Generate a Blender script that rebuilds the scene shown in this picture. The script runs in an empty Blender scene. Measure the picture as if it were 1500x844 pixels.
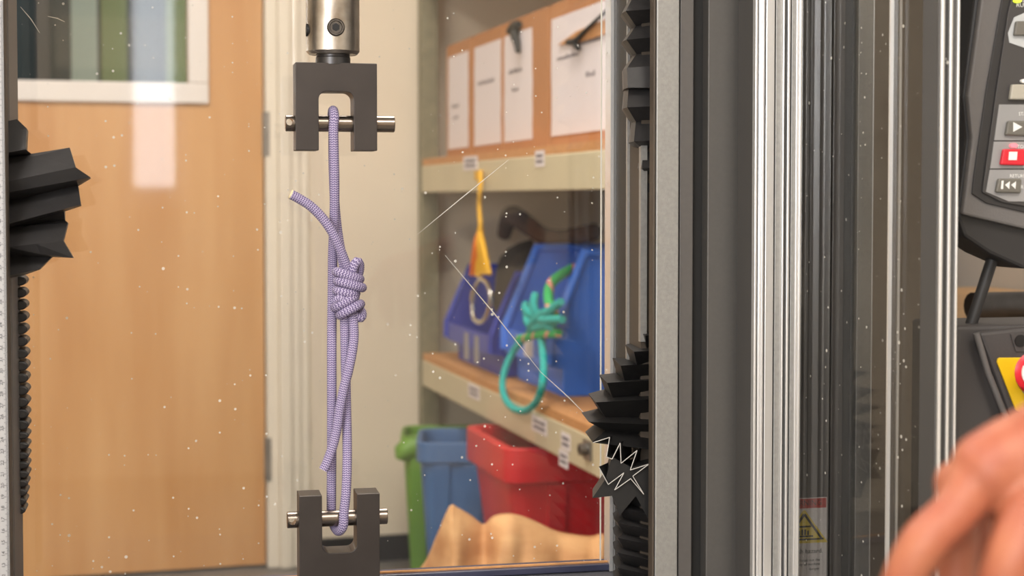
import bpy, bmesh, math, random
from mathutils import Vector, Matrix
random.seed(7)
C = bpy.context.scene.collection
S = bpy.context.scene

# ------------------------------------------------------------------ camera
F = 2326.0                      # focal length in pixels of the 1500 px frame
YAW = math.radians(15.6)
PITCH = math.radians(2.2)
HORIZON = 290.0
EYE = Vector((0, 0, 0.98))
SHY = F * math.tan(PITCH) - (422 - HORIZON)
cam_d = bpy.data.cameras.new('camera')
cam = bpy.data.objects.new('camera', cam_d)
C.objects.link(cam)
cam.location = EYE
cam.rotation_euler = (math.pi / 2 - PITCH, 0, -YAW)
cam_d.sensor_width = 36
cam_d.lens = F / 1500 * 36
cam_d.shift_y = SHY / 1500
cam_d.clip_start = 0.05
cam_d.dof.use_dof = True
cam_d.dof.focus_distance = 1.54
cam_d.dof.aperture_fstop = 6.5
S.camera = cam

# ------------------------------------------------------------------ world, lights, exposure
S.view_settings.view_transform = 'Standard'
S.view_settings.look = 'None'
S.view_settings.gamma = 1
S.view_settings.use_curve_mapping = False
S.view_settings.exposure = 0.28
w = bpy.data.worlds.new('world')
S.world = w
w.use_nodes = True
w.node_tree.nodes['Background'].inputs[0].default_value = (0.86, 0.93, 1.0, 1)
w.node_tree.nodes['Background'].inputs[1].default_value = 1.6


def area(name, loc, rot, sx, sy, power, col):
    l = bpy.data.lights.new(name, 'AREA')
    l.shape = 'RECTANGLE'
    l.size = sx
    l.size_y = sy
    l.energy = power
    l.color = col
    o = bpy.data.objects.new(name, l)
    C.objects.link(o)
    o.location = loc
    o.rotation_euler = rot
    return o


CEIL = 2.7
LAMPS = [(-0.9, -0.7), (-0.9, 1.9), (0.55, -0.7), (0.55, 2.45)]
for i, (lx, ly) in enumerate(LAMPS):
    area('ceiling_lamp_light', (lx, ly, CEIL - 0.07), (0, 0, 0), 0.55, 1.15, 26, (1.0, 0.945, 0.885))
# daylight entering through the two windows behind the camera
WINS = [(-3.0, -1.15), (-0.34, -0.10)]
for i, (a, b) in enumerate(WINS):
    area('window_daylight', ((a + b) / 2, -2.42, 1.62), (math.radians(90), 0, 0), b - a - 0.1, 1.2, (38 if i == 0 else 14) * (b - a - 0.1) * 1.2, (0.95, 0.97, 1.0))

# ------------------------------------------------------------------ helpers
RC = Matrix.Rotation(-YAW, 3, 'Z') @ Matrix.Rotation(math.pi / 2 - PITCH, 3, 'X')
FWD = Vector((math.sin(YAW), math.cos(YAW), 0))


def ray(px, py):
    return (RC @ Vector(((px - 750) / F, (422 + SHY - py) / F, -1))).normalized()


def hit(px, py, p, n):
    d = ray(px, py)
    return EYE + d * ((Vector(p) - EYE).dot(n) / d.dot(n))


def at_depth(px, py, z):
    return hit(px, py, EYE + FWD * z, FWD)


def on_u(px, py, u): return hit(px, py, (u, 0, 0), Vector((1, 0, 0)))
def on_v(px, py, v): return hit(px, py, (0, v, 0), Vector((0, 1, 0)))
def on_z(px, py, z): return hit(px, py, (0, 0, z), Vector((0, 0, 1)))


MROT = -YAW + math.radians(12.0)
m0 = at_depth(10, 290, 1.376)
MM = Matrix.Translation((m0.x, m0.y, 0)) @ Matrix.Rotation(MROT, 4, 'Z')
MI = MM.inverted()
MN = (MM.to_3x3() @ Vector((0, 1, 0)))
MX = (MM.to_3x3() @ Vector((1, 0, 0)))


def ml(px, py, d):              # pixel -> machine frame, on the plane y = d of the machine
    return MI @ hit(px, py, MM @ Vector((0, d, 0)), MN)


def mside(px, py, x):           # pixel -> machine frame, on the plane x = const of the machine
    return MI @ hit(px, py, MM @ Vector((x, 0, 0)), MX)


def lin(c):
    return tuple(((v / 255) / 12.92 if v / 255 <= 0.04045 else ((v / 255 + 0.055) / 1.055) ** 2.4) for v in c) + (1,)


MATS = {}


def mat(name, col, rough=0.6, metal=0.0, noise=0.0, nscale=30, bump=0.0, bscale=200, col2=None, stretch=None,
        trans=0, emit=None, spec=0.5, sss=0):
    m = bpy.data.materials.new(name)
    m.use_nodes = True
    nt = m.node_tree
    b = nt.nodes['Principled BSDF']
    b.inputs['Base Color'].default_value = lin(col)
    b.inputs['Roughness'].default_value = rough
    b.inputs['Metallic'].default_value = metal
    b.inputs['Specular IOR Level'].default_value = spec
    if sss:
        b.inputs['Subsurface Weight'].default_value = sss
        b.inputs['Subsurface Radius'].default_value = (0.01, 0.004, 0.002)
        b.inputs['Subsurface Scale'].default_value = 0.5
    tc = nt.nodes.new('ShaderNodeTexCoord')
    mp = nt.nodes.new('ShaderNodeMapping')
    nt.links.new(tc.outputs['Object'], mp.inputs[0])
    if stretch:
        mp.inputs['Scale'].default_value = stretch
    if noise or col2:
        n = nt.nodes.new('ShaderNodeTexNoise')
        n.inputs['Scale'].default_value = nscale
        n.inputs['Detail'].default_value = 5
        nt.links.new(mp.outputs[0], n.inputs['Vector'])
        r = nt.nodes.new('ShaderNodeValToRGB')
        c1 = lin(col)
        c2 = lin(col2) if col2 else tuple(v * (1 - noise) for v in c1[:3]) + (1,)
        r.color_ramp.elements[0].position = 0.35
        r.color_ramp.elements[1].position = 0.68
        r.color_ramp.elements[0].color = c2
        r.color_ramp.elements[1].color = c1
        nt.links.new(n.outputs['Fac'], r.inputs[0])
        nt.links.new(r.outputs[0], b.inputs['Base Color'])
    if bump:
        n2 = nt.nodes.new('ShaderNodeTexNoise')
        n2.inputs['Scale'].default_value = bscale
        n2.inputs['Detail'].default_value = 3
        nt.links.new(mp.outputs[0], n2.inputs['Vector'])
        bp = nt.nodes.new('ShaderNodeBump')
        bp.inputs['Strength'].default_value = bump
        bp.inputs['Distance'].default_value = 0.002
        nt.links.new(n2.outputs['Fac'], bp.inputs['Height'])
        nt.links.new(bp.outputs[0], b.inputs['Normal'])
    if emit:
        b.inputs['Emission Color'].default_value = lin(col)
        b.inputs['Emission Strength'].default_value = emit
    MATS[name] = m
    return m


def pane_mat(name, dust, seed, tint=0.97):
    """clear sheet: transparent with a Schlick reflection, dust specks and smears lying on it"""
    m = bpy.data.materials.new(name)
    m.use_nodes = True
    nt = m.node_tree
    N = nt.nodes
    L = nt.links.new
    N.remove(N['Principled BSDF'])
    out = N['Material Output']

    def math_(op, a, b=None):
        x = N.new('ShaderNodeMath')
        x.operation = op
        for i, q in enumerate((a, b)):
            if q is None: continue
            if isinstance(q, (int, float)): x.inputs[i].default_value = q
            else: L(q, x.inputs[i])
        return x.outputs[0]
    geo = N.new('ShaderNodeNewGeometry')
    dp = N.new('ShaderNodeVectorMath')
    dp.operation = 'DOT_PRODUCT'
    L(geo.outputs['Normal'], dp.inputs[0])
    L(geo.outputs['Incoming'], dp.inputs[1])
    c = math_('ABSOLUTE', dp.outputs['Value'])
    fr = math_('ADD', math_('MULTIPLY', math_('POWER', math_('SUBTRACT', 1.0, c), 5.0), 0.96), 0.04)
    tr = N.new('ShaderNodeBsdfTransparent')
    tr.inputs[0].default_value = (tint, tint, tint, 1)
    gl = N.new('ShaderNodeBsdfGlossy')
    gl.inputs['Roughness'].default_value = 0.03
    mx = N.new('ShaderNodeMixShader')
    L(fr, mx.inputs[0]); L(tr.outputs[0], mx.inputs[1]); L(gl.outputs[0], mx.inputs[2])
    tc = N.new('ShaderNodeTexCoord')
    vo = N.new('ShaderNodeTexVoronoi')
    vo.inputs['Scale'].default_value = 130
    mpp = N.new('ShaderNodeMapping')
    mpp.inputs['Location'].default_value = (seed, seed * 2, seed)
    L(tc.outputs['Object'], mpp.inputs[0])
    L(mpp.outputs[0], vo.inputs['Vector'])
    nz = N.new('ShaderNodeTexNoise')
    nz.inputs['Scale'].default_value = 9
    nz.inputs['Detail'].default_value = 4
    L(mpp.outputs[0], nz.inputs['Vector'])
    sepc = N.new('ShaderNodeSeparateColor')
    L(vo.outputs['Color'], sepc.inputs[0])
    big = math_('MULTIPLY', math_('POWER', sepc.outputs[0], 5.0), 0.17)     # most cells stay clean
    speck = math_('LESS_THAN', vo.outputs['Distance'], math_('MULTIPLY', big, math_('MULTIPLY', nz.outputs['Fac'], 2.0)))
    haze = math_('MULTIPLY', math_('SUBTRACT', nz.outputs['Fac'], 0.35), 0.03 * dust)
    haze = math_('MAXIMUM', haze, 0.0)
    fac = math_('MINIMUM', math_('ADD', math_('MULTIPLY', speck, 0.6 * dust), haze), 0.8)
    df = N.new('ShaderNodeBsdfDiffuse')
    df.inputs[0].default_value = (0.8, 0.76, 0.68, 1)
    mx2 = N.new('ShaderNodeMixShader')
    L(fac, mx2.inputs[0]); L(mx.outputs[0], mx2.inputs[1]); L(df.outputs[0], mx2.inputs[2])
    L(mx2.outputs[0], out.inputs[0])
    MATS[name] = m
    return m


def rope_mat(name, cols, k=3.3, ncol=8, fleck=None):
    """braided sheath: chevron rows that follow the rope's own length (UV)"""
    m = bpy.data.materials.new(name)
    m.use_nodes = True
    nt = m.node_tree
    N = nt.nodes
    L = nt.links.new
    b = N['Principled BSDF']
    b.inputs['Roughness'].default_value = 0.75
    b.inputs['Specular IOR Level'].default_value = 0.25
    uv = N.new('ShaderNodeUVMap')
    sp = N.new('ShaderNodeSeparateXYZ')
    L(uv.outputs[0], sp.inputs[0])

    def math_(op, a, b=None):
        x = N.new('ShaderNodeMath')
        x.operation = op
        for i, q in enumerate((a, b)):
            if q is None: continue
            if isinstance(q, (int, float)): x.inputs[i].default_value = q
            else: L(q, x.inputs[i])
        return x.outputs[0]
    a = math_('FRACT', math_('MULTIPLY', sp.outputs[0], ncol))
    tri = math_('ABSOLUTE', math_('SUBTRACT', a, 0.5))
    row = math_('FRACT', math_('ADD', math_('MULTIPLY', sp.outputs[1], k), math_('MULTIPLY', tri, 1.1)))
    h = math_('MULTIPLY', math_('SUBTRACT', 1.0, math_('MULTIPLY', math_('ABSOLUTE', math_('SUBTRACT', row, 0.5)), 2.0)),
              math_('ADD', 0.55, math_('MULTIPLY', math_('ABSOLUTE', math_('SUBTRACT', math_('FRACT', math_('MULTIPLY', a, 2.0)), 0.5)), -0.7)))
    r = N.new('ShaderNodeValToRGB')
    els = r.color_ramp.elements
    els[0].position = 0.0; els[0].color = lin(cols[0])
    els[1].position = 0.5; els[1].color = lin(cols[2])
    e = els.new(0.22); e.color = lin(cols[1])
    L(h, r.inputs[0])
    src = r.outputs[0]
    if fleck:
        w_ = math_('GREATER_THAN', math_('FRACT', math_('ADD', math_('MULTIPLY', sp.outputs[1], 0.18), sp.outputs[0])), 0.8)
        mc = N.new('ShaderNodeMix')
        mc.data_type = 'RGBA'
        L(w_, mc.inputs[0]); L(src, mc.inputs[6]); mc.inputs[7].default_value = lin(fleck)
        src = mc.outputs[2]
    L(src, b.inputs['Base Color'])
    bp = N.new('ShaderNodeBump')
    bp.inputs['Strength'].default_value = 0.6
    bp.inputs['Distance'].default_value = 0.0006
    L(h, bp.inputs['Height'])
    L(bp.outputs[0], b.inputs['Normal'])
    MATS[name] = m
    return m


BASE = {}
FRAME = {}
IDM = Matrix.Identity(4)


def tag(o, label, cat, group=None):
    o['label'] = label
    o['category'] = cat
    if group: o['group'] = group
    return o


def thing(name, label, cat, base=(0, 0, 0), frame=IDM, group=None):
    o = bpy.data.objects.new(name, None)
    o.empty_display_size = 0.02
    C.objects.link(o)
    o.matrix_world = frame @ Matrix.Translation(Vector(base))
    BASE[o] = Vector(base)
    FRAME[o] = frame
    return tag(o, label, cat, group)


class MB:
    def __init__(s):
        s.v = []; s.f = []; s.uv = {}

    def box(s, x0, x1, y0, y1, z0, z1):
        n = len(s.v)
        s.v += [Vector(p) for p in ((x0, y0, z0), (x1, y0, z0), (x1, y1, z0), (x0, y1, z0), (x0, y0, z1), (x1, y0, z1), (x1, y1, z1), (x0, y1, z1))]
        s.f += [tuple(n + i for i in q) for q in ((0, 3, 2, 1), (4, 5, 6, 7), (0, 1, 5, 4), (1, 2, 6, 5), (2, 3, 7, 6), (3, 0, 4, 7))]
        return s

    def loft(s, rings, closed=True, caps=True):
        n = len(s.v); k = len(rings[0])
        for r in rings: s.v += [Vector(p) for p in r]
        for i in range(len(rings) - 1):
            for j in range(k if closed else k - 1):
                a = n + i * k + j; b = n + i * k + (j + 1) % k
                s.f.append((a, b, b + k, a + k))
        if caps and closed:
            s.f.append(tuple(n + j for j in range(k)))
            s.f.append(tuple(n + (len(rings) - 1) * k + j for j in reversed(range(k))))
        return s

    def prism(s, poly, y0, y1):          # polygon in (x, z), extruded in y
        return s.loft([[(x, y0, z) for x, z in poly], [(x, y1, z) for x, z in poly]])

    def prism_x(s, poly, x0, x1):        # polygon in (y, z), extruded in x
        return s.loft([[(x0, y, z) for y, z in poly], [(x1, y, z) for y, z in poly]])

    def prism_z(s, poly, z0, z1):
        return s.loft([[(x, y, z0) for x, y in poly], [(x, y, z1) for x, y in poly]])

    def tube(s, pts, r, n=12, step=None, caps=True, closed=False):
        pts = [Vector(p) for p in pts]
        rad = list(r) if isinstance(r, (list, tuple)) else [r] * len(pts)
        if step: pts, rad = smooth_path(pts, rad, step, closed)
        L = len(pts)
        def tang(i):
            a = pts[(i - 1) % L] if closed or i > 0 else pts[i]
            b = pts[(i + 1) % L] if closed or i < L - 1 else pts[i]
            return (b - a).normalized()
        t = tang(0)
        up = Vector((0, 0, 1)) if abs(t.z) < 0.9 else Vector((1, 0, 0))
        u = t.cross(up).normalized()
        base = len(s.v); d = 0; ds = []
        for i in range(L):
            t2 = tang(i)
            u = (u - t2 * u.dot(t2)).normalized()
            w_ = t2.cross(u)
            if i: d += (pts[i] - pts[i - 1]).length
            ds.append(d)
            for j in range(n):
                a = 2 * math.pi * j / n
                s.v.append(pts[i] + (u * math.cos(a) + w_ * math.sin(a)) * rad[i])
        circ = 2 * math.pi * max(rad)
        for i in range(L if closed else L - 1):
            for j in range(n):
                i2 = (i + 1) % L
                f = (base + i * n + j, base + i * n + (j + 1) % n, base + i2 * n + (j + 1) % n, base + i2 * n + j)
                v0 = ds[i] / circ * 4; v1 = (ds[i2] if i2 else d + (pts[0] - pts[-1]).length) / circ * 4
                s.uv[len(s.f)] = ((j / n, v0), ((j + 1) / n, v0), ((j + 1) / n, v1), (j / n, v1))
                s.f.append(f)
        if caps and not closed:
            s.f.append(tuple(base + j for j in reversed(range(n))))
            s.f.append(tuple(base + (L - 1) * n + j for j in range(n)))
        return s

    def cyl(s, a, b, r, n=24, r2=None):
        return s.tube([a, b], [r, r if r2 is None else r2], n)

    def sphere(s, c, r, n=12, m=8, sc=(1, 1, 1)):
        c = Vector(c)
        rings = []
        for i in range(1, m):
            t = math.pi * i / m
            rings.append([c + Vector((math.sin(t) * math.cos(2 * math.pi * j / n) * r * sc[0], math.sin(t) * math.sin(2 * math.pi * j / n) * r * sc[1], math.cos(t) * r * sc[2])) for j in range(n)])
        return s.loft(rings)

    def build(s, name, m, parent=None, bevel=0, seg=2, smooth=None, solid=0, frame=IDM, base=None, sub=0):
        off = Vector((0, 0, 0))
        p = parent
        while p is not None and p not in BASE: p = p.parent
        if p is not None: off = BASE[p]
        if base is not None: off = Vector(base)
        me = bpy.data.meshes.new(name)
        me.from_pydata([tuple(v - off) for v in s.v], [], s.f)
        if s.uv:
            ul = me.uv_layers.new(name='UVMap')
            for fi, uvs in s.uv.items():
                for li, q in zip(me.polygons[fi].loop_indices, uvs): ul.data[li].uv = q
        bm = bmesh.new(); bm.from_mesh(me)
        bmesh.ops.recalc_face_normals(bm, faces=bm.faces)
        bm.to_mesh(me); bm.free()
        if smooth:
            for q in me.polygons: q.use_smooth = True
            me.set_sharp_from_angle(angle=math.radians(smooth))
        me.materials.append(MATS[m])
        o = bpy.data.objects.new(name, me)
        C.objects.link(o)
        if parent is not None:
            o.parent = parent
        else:
            o.matrix_world = frame @ Matrix.Translation(off)
            BASE[o] = off
        if solid:
            q = o.modifiers.new('solid', 'SOLIDIFY'); q.thickness = solid; q.offset = 0
        if sub:
            q = o.modifiers.new('sub', 'SUBSURF'); q.levels = sub; q.render_levels = sub
        if bevel:
            q = o.modifiers.new('bevel', 'BEVEL'); q.width = bevel; q.segments = seg; q.limit_method = 'ANGLE'; q.angle_limit = math.radians(35)
        return o


def smooth_path(pts, rad, step, closed=False):
    L = len(pts); op = []; orr = []
    for i in range(L if closed else L - 1):
        g = lambda k: pts[k % L] if closed else pts[max(0, min(L - 1, k))]
        h = lambda k: rad[k % L] if closed else rad[max(0, min(L - 1, k))]
        p0, p1, p2, p3 = g(i - 1), g(i), g(i + 1), g(i + 2)
        n = max(1, int((p2 - p1).length / step))
        for j in range(n):
            t = j / n
            op.append(0.5 * ((2 * p1) + (p2 - p0) * t + (2 * p0 - 5 * p1 + 4 * p2 - p3) * t * t + (3 * p1 - p0 - 3 * p2 + p3) * t ** 3))
            orr.append(h(i) * (1 - t) + h(i + 1) * t)
    if not closed:
        op.append(pts[-1]); orr.append(rad[-1])
    return op, orr


def box(name, x0, x1, y0, y1, z0, z1, m, parent, bevel=0):
    return MB().box(x0, x1, y0, y1, z0, z1).build(name, m, parent, bevel)


def cut(o, cutter):
    """boolean difference baked into the mesh of o; the cutter is deleted"""
    q = o.modifiers.new('cut', 'BOOLEAN'); q.operation = 'DIFFERENCE'; q.object = cutter; q.solver = 'EXACT'
    bpy.context.view_layer.update()
    dg = bpy.context.evaluated_depsgraph_get()
    me = bpy.data.meshes.new_from_object(o.evaluated_get(dg))
    o.modifiers.clear()
    o.data = me
    bpy.data.objects.remove(cutter)


def struct(o):
    o['kind'] = 'structure'
    return o


def text_mb(body, size, place, mb, align='CENTER'):
    """lettering as mesh: place(x, y) maps the flat text to a point"""
    cu = bpy.data.curves.new('t', 'FONT')
    cu.body = body; cu.size = size; cu.align_x = align; cu.align_y = 'CENTER'; cu.resolution_u = 2
    ob = bpy.data.objects.new('t', cu)
    C.objects.link(ob)
    bpy.context.view_layer.update()
    me = bpy.data.meshes.new_from_object(ob.evaluated_get(bpy.context.evaluated_depsgraph_get()))
    n = len(mb.v)
    for v in me.vertices: mb.v.append(Vector(place(v.co.x, v.co.y)))
    for p in me.polygons: mb.f.append(tuple(n + i for i in p.vertices))
    bpy.data.objects.remove(ob); bpy.data.curves.remove(cu); bpy.data.meshes.remove(me)


# ------------------------------------------------------------------ materials
mat('cream_wall', (222, 208, 186), 0.7, noise=0.05, nscale=4, bump=0.05)
mat('right_wall', (205, 200, 192), 0.7, noise=0.04, nscale=3)
mat('frame_paint', (226, 216, 198), 0.4, noise=0.04, nscale=8)
mat('white_paint', (222, 214, 206), 0.45)
mat('birch', (206, 158, 105), 0.35, col2=(190, 137, 82), nscale=3.2, stretch=(3.0, 1, 0.35), bump=0.03)
mat('floor_vinyl', (120, 116, 110), 0.5, noise=0.2, nscale=5)
mat('ceiling_white', (228, 226, 220), 0.8)
mat('black_rubber', (34, 32, 32), 0.6)
mat('hinge_steel', (150, 146, 140), 0.4, 0.8, noise=0.2)
mat('corridor_teal', (52, 72, 76), 0.7)
mat('corridor_green', (120, 134, 78), 0.7)
mat('corridor_pale', (170, 180, 160), 0.7)
mat('olive_steel', (132, 126, 100), 0.5, noise=0.25, nscale=40)
mat('putty_steel', (205, 194, 162), 0.5, noise=0.08, nscale=6)
mat('chipboard', (208, 150, 94), 0.75, noise=0.2, nscale=60)
mat('cardboard', (186, 128, 80), 0.85, noise=0.1, nscale=9)
mat('paper', (226, 218, 220), 0.8)
mat('ink', (120, 112, 116), 0.8)
mat('black_strap', (36, 38, 38), 0.7)
mat('bin_blue', (58, 124, 236), 0.4, noise=0.1, nscale=5)
mat('bin_navy', (34, 58, 176), 0.4, noise=0.15, nscale=5)
mat('label_dark', (24, 40, 72), 0.6)
mat('gear_dark', (62, 54, 50), 0.9, col2=(36, 32, 32), nscale=16, bump=0.4, bscale=50)
mat('gear_brown', (84, 58, 50), 0.9, noise=0.4, nscale=22)
mat('gear_grey', (134, 126, 116), 0.9, noise=0.4, nscale=12, bump=0.4, bscale=40)
mat('bin_green', (112, 158, 62), 0.45, noise=0.15, nscale=7)
mat('bin_steel_blue', (72, 112, 162), 0.45, noise=0.12, nscale=7)
mat('bin_red', (214, 24, 38), 0.4, noise=0.2, nscale=6)
mat('kraft', (222, 174, 120), 0.75, col2=(184, 128, 76), nscale=6, stretch=(1, 1, 3.5), bump=0.5, bscale=22)
mat('yellow_cord', (234, 178, 44), 0.7, noise=0.15, nscale=60)
mat('orange_cord', (236, 128, 52), 0.7)
mat('bright_steel', (206, 202, 194), 0.25, 1.0, noise=0.1)
mat('rod_steel', (222, 216, 208), 0.33, 1.0, col2=(150, 138, 124), nscale=22, bump=0.06, bscale=90)
mat('rod_screw', (104, 98, 92), 0.4, 0.9, noise=0.4, nscale=150)
mat('clevis_steel', (70, 64, 61), 0.42, 0.6, noise=0.16, nscale=26, bump=0.02, bscale=400)
mat('clevis_edge', (170, 142, 112), 0.4, 0.7, noise=0.15, nscale=30)
mat('pin_steel', (142, 130, 120), 0.27, 0.95, noise=0.25, nscale=60, stretch=(0.2, 1, 1))
mat('socket_black', (14, 13, 13), 0.6)
mat('silver_anod', (166, 164, 160), 0.48, 0.55, noise=0.12, nscale=260, bump=0.12, bscale=700)
mat('grey_anod', (104, 100, 97), 0.5, 0.4, noise=0.06, nscale=200)
mat('panel_grey', (92, 89, 86), 0.5, 0.25, noise=0.06, nscale=240)
mat('slot_black', (20, 19, 18), 0.7)
mat('channel_brown', (82, 72, 62), 0.6, 0.2)
mat('channel_dark', (46, 41, 36), 0.6)
mat('alu', (232, 230, 228), 0.3, 0.7)
mat('alu_groove', (96, 94, 92), 0.5, 0.5)
mat('bellows', (56, 54, 54), 0.42, noise=0.2, nscale=50, bump=0.08, bscale=160)
mat('bellows_black', (30, 29, 29), 0.5, noise=0.15, nscale=50, bump=0.08, bscale=160)
mat('backdrop_brown', (112, 100, 86), 0.6)
mat('bellows_edge', (190, 186, 180), 0.6)
mat('ruler_face', (176, 174, 174), 0.45, 0.2)
mat('ruler_ink', (44, 42, 44), 0.6)
mat('base_paint', (72, 72, 78), 0.5, noise=0.1)
mat('rail_blue', (62, 64, 86), 0.35, noise=0.2)
mat('label_red', (190, 66, 56), 0.6)
mat('label_white', (214, 208, 204), 0.6)
mat('label_yellow', (222, 196, 60), 0.6)
mat('handset_grey', (104, 100, 98), 0.55, bump=0.15, bscale=500)
mat('handset_black', (44, 42, 42), 0.5)
mat('membrane_dark', (66, 63, 62), 0.5)
mat('membrane_grey', (150, 148, 147), 0.5)
mat('membrane_pale', (188, 190, 190), 0.5)
mat('button_grey', (108, 104, 96), 0.45)
mat('button_pale', (176, 170, 156), 0.45)
mat('button_red', (214, 36, 52), 0.4)
mat('icon_white', (236, 234, 230), 0.5)
mat('led_red', (255, 110, 120), 0.4, emit=1.0)
mat('led_green', (214, 232, 60), 0.4, emit=1.0)
mat('console_dark', (70, 66, 65), 0.6, bump=0.1, bscale=300)
mat('estop_yellow', (240, 196, 22), 0.5)
mat('estop_red', (214, 28, 44), 0.35)
mat('wood_bench', (214, 176, 130), 0.5, noise=0.15, nscale=8)
mat('dark_metal', (84, 82, 82), 0.35, 0.7, noise=0.3, nscale=40)
mat('skin', (178, 110, 80), 0.5, noise=0.0, col2=(160, 86, 62), nscale=38, bump=0.12, bscale=260, sss=0.12)
mat('sleeve', (70, 74, 90), 0.9)
mat('lamp_diffuser', (255, 246, 232), 0.5, emit=4.0)
mat('lamp_frame', (230, 230, 228), 0.5)
mat('band_purple', (58, 48, 70), 0.6)
mat('scratch', (206, 200, 190), 0.7)
mat('pane_edge', (212, 208, 196), 0.3)
mat('bolt', (120, 116, 110), 0.4, 0.8)
mat('rope_core', (224, 206, 170), 0.8)
pane_mat('pane_clear', 1.0, 1.3)
pane_mat('pane_door', 1.0, 4.1, 0.68)
pane_mat('window_glass', 0.1, 2.2)
rope_mat('lavender_rope', ((84, 72, 108), (150, 136, 176), (238, 230, 242)))
rope_mat('teal_rope', ((20, 130, 130), (36, 178, 170), (90, 214, 200)))
rope_mat('green_rope', ((30, 150, 80), (54, 190, 104), (96, 214, 136)), fleck=(232, 150, 140))

# ------------------------------------------------------------------ the room
U_R = 1.55
V_B = 4.2
dz = on_v(388, 838, V_B).z
jamb0 = on_v(389, 400, V_B).x
jamb1 = on_v(452, 400, V_B).x
door_l = jamb0 - 0.92
struct(box('floor', -3.2, U_R + 0.1, -2.6, 6.0, -0.1, 0, 'floor_vinyl', None))
struct(box('ceiling', -3.2, U_R + 0.1, -2.6, V_B + 0.12, CEIL, CEIL + 0.1, 'ceiling_white', None))
struct(box('wall_right', U_R, U_R + 0.1, -2.6, V_B + 0.12, 0, CEIL, 'right_wall', None))
struct(box('wall_left', -3.2, -3.1, -2.6, V_B + 0.12, 0, CEIL, 'cream_wall', None))
mb = MB()
mb.box(jamb0 + 0.02, U_R, V_B, V_B + 0.12, 0, CEIL)
mb.box(-3.1, door_l - 0.02, V_B, V_B + 0.12, 0, CEIL)
mb.box(door_l - 0.02, jamb0 + 0.02, V_B, V_B + 0.12, 2.08, CEIL)
struct(mb.build('wall_back', 'cream_wall'))
mb = MB()
xs = [-3.1] + [q for a, b in WINS for q in (a, b)] + [U_R]
mb.box(-3.1, U_R, -2.6, -2.48, 0, 0.95)
mb.box(-3.1, U_R, -2.6, -2.48, 2.3, CEIL)
for a, b in ((xs[0], xs[1]), (xs[2], xs[3]), (xs[4], xs[5])): mb.box(a, b, -2.6, -2.48, 0.95, 2.3)
struct(mb.build('wall_front', 'cream_wall'))
for i, (a, b) in enumerate(WINS):
    fr = MB()
    fr.box(a, b, -2.58, -2.5, 0.95, 1.0).box(a, b, -2.58, -2.5, 2.25, 2.3)
    for x in ((a, (a + b) / 2 - 0.025, b - 0.05) if i == 0 else (a, b - 0.05)): fr.box(x, x + 0.05, -2.58, -2.5, 1.0, 2.25)
    o = struct(fr.build('window_%d' % (i + 2), 'white_paint'))
for (lx, ly) in LAMPS:
    t = thing('ceiling_lamp', 'flat white framed ceiling lamp ' + ('near the wide window', 'in front of the birch door', 'above the hand of the operator', 'beside the shelving unit')[LAMPS.index((lx, ly))], 'lamp', (lx, ly, CEIL - 0.05), group='ceiling lamps')
    mb = MB()
    mb.box(lx - 0.3, lx + 0.3, ly - 0.6, ly - 0.57, CEIL - 0.05, CEIL).box(lx - 0.3, lx + 0.3, ly + 0.57, ly + 0.6, CEIL - 0.05, CEIL)
    mb.box(lx - 0.3, lx - 0.27, ly - 0.57, ly + 0.57, CEIL - 0.05, CEIL).box(lx + 0.27, lx + 0.3, ly - 0.57, ly + 0.57, CEIL - 0.05, CEIL)
    mb.build('lamp_frame', 'lamp_frame', t)
    box('diffuser', lx - 0.27, lx + 0.27, ly - 0.57, ly + 0.57, CEIL - 0.03, CEIL, 'lamp_diffuser', t)

# door with vision panel
vd = V_B + 0.005
wx1 = on_v(275, 60, vd).x; wx_o = on_v(305, 60, vd).x
wz0 = on_v(270, 122, vd).z; wz_o = on_v(270, 152, vd).z
wx0 = wx1 - 0.5; wz1 = wz0 + 0.62
mb = MB()
mb.box(door_l, wx0, vd, vd + 0.045, 0.008, 2.05).box(wx1, jamb0 - 0.004, vd, vd + 0.045, 0.008, 2.05)
mb.box(wx0, wx1, vd, vd + 0.045, 0.008, wz0).box(wx0, wx1, vd, vd + 0.045, wz1, 2.05)
door = struct(mb.build('door_1', 'birch'))
fw = wx_o - wx1; fh = wz0 - wz_o
mb = MB()
mb.box(wx0 - fw, wx1 + fw, vd - 0.014, vd, wz0 - fh, wz0).box(wx0 - fw, wx1 + fw, vd - 0.014, vd, wz1, wz1 + fh)
mb.box(wx0 - fw, wx0, vd - 0.014, vd, wz0, wz1).box(wx1, wx1 + fw, vd - 0.014, vd, wz0, wz1)
mb.build('vision_panel_frame', 'white_paint', door, 0.004)
box('vision_panel_glass', wx0, wx1, vd + 0.018, vd + 0.026, wz0, wz1, 'window_glass', door)
for y in (197, 672, -278):
    z = on_v(392, y, vd).z
    h = MB().cyl((jamb0 + 0.006, V_B - 0.008, z - 0.058), (jamb0 + 0.006, V_B - 0.008, z + 0.058), 0.008, 12)
    h.box(jamb0 - 0.006, jamb0 + 0.03, V_B - 0.006, V_B + 0.004, z - 0.058, z + 0.058)
    h.build('hinge', 'hinge_steel', door, smooth=40)
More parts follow.
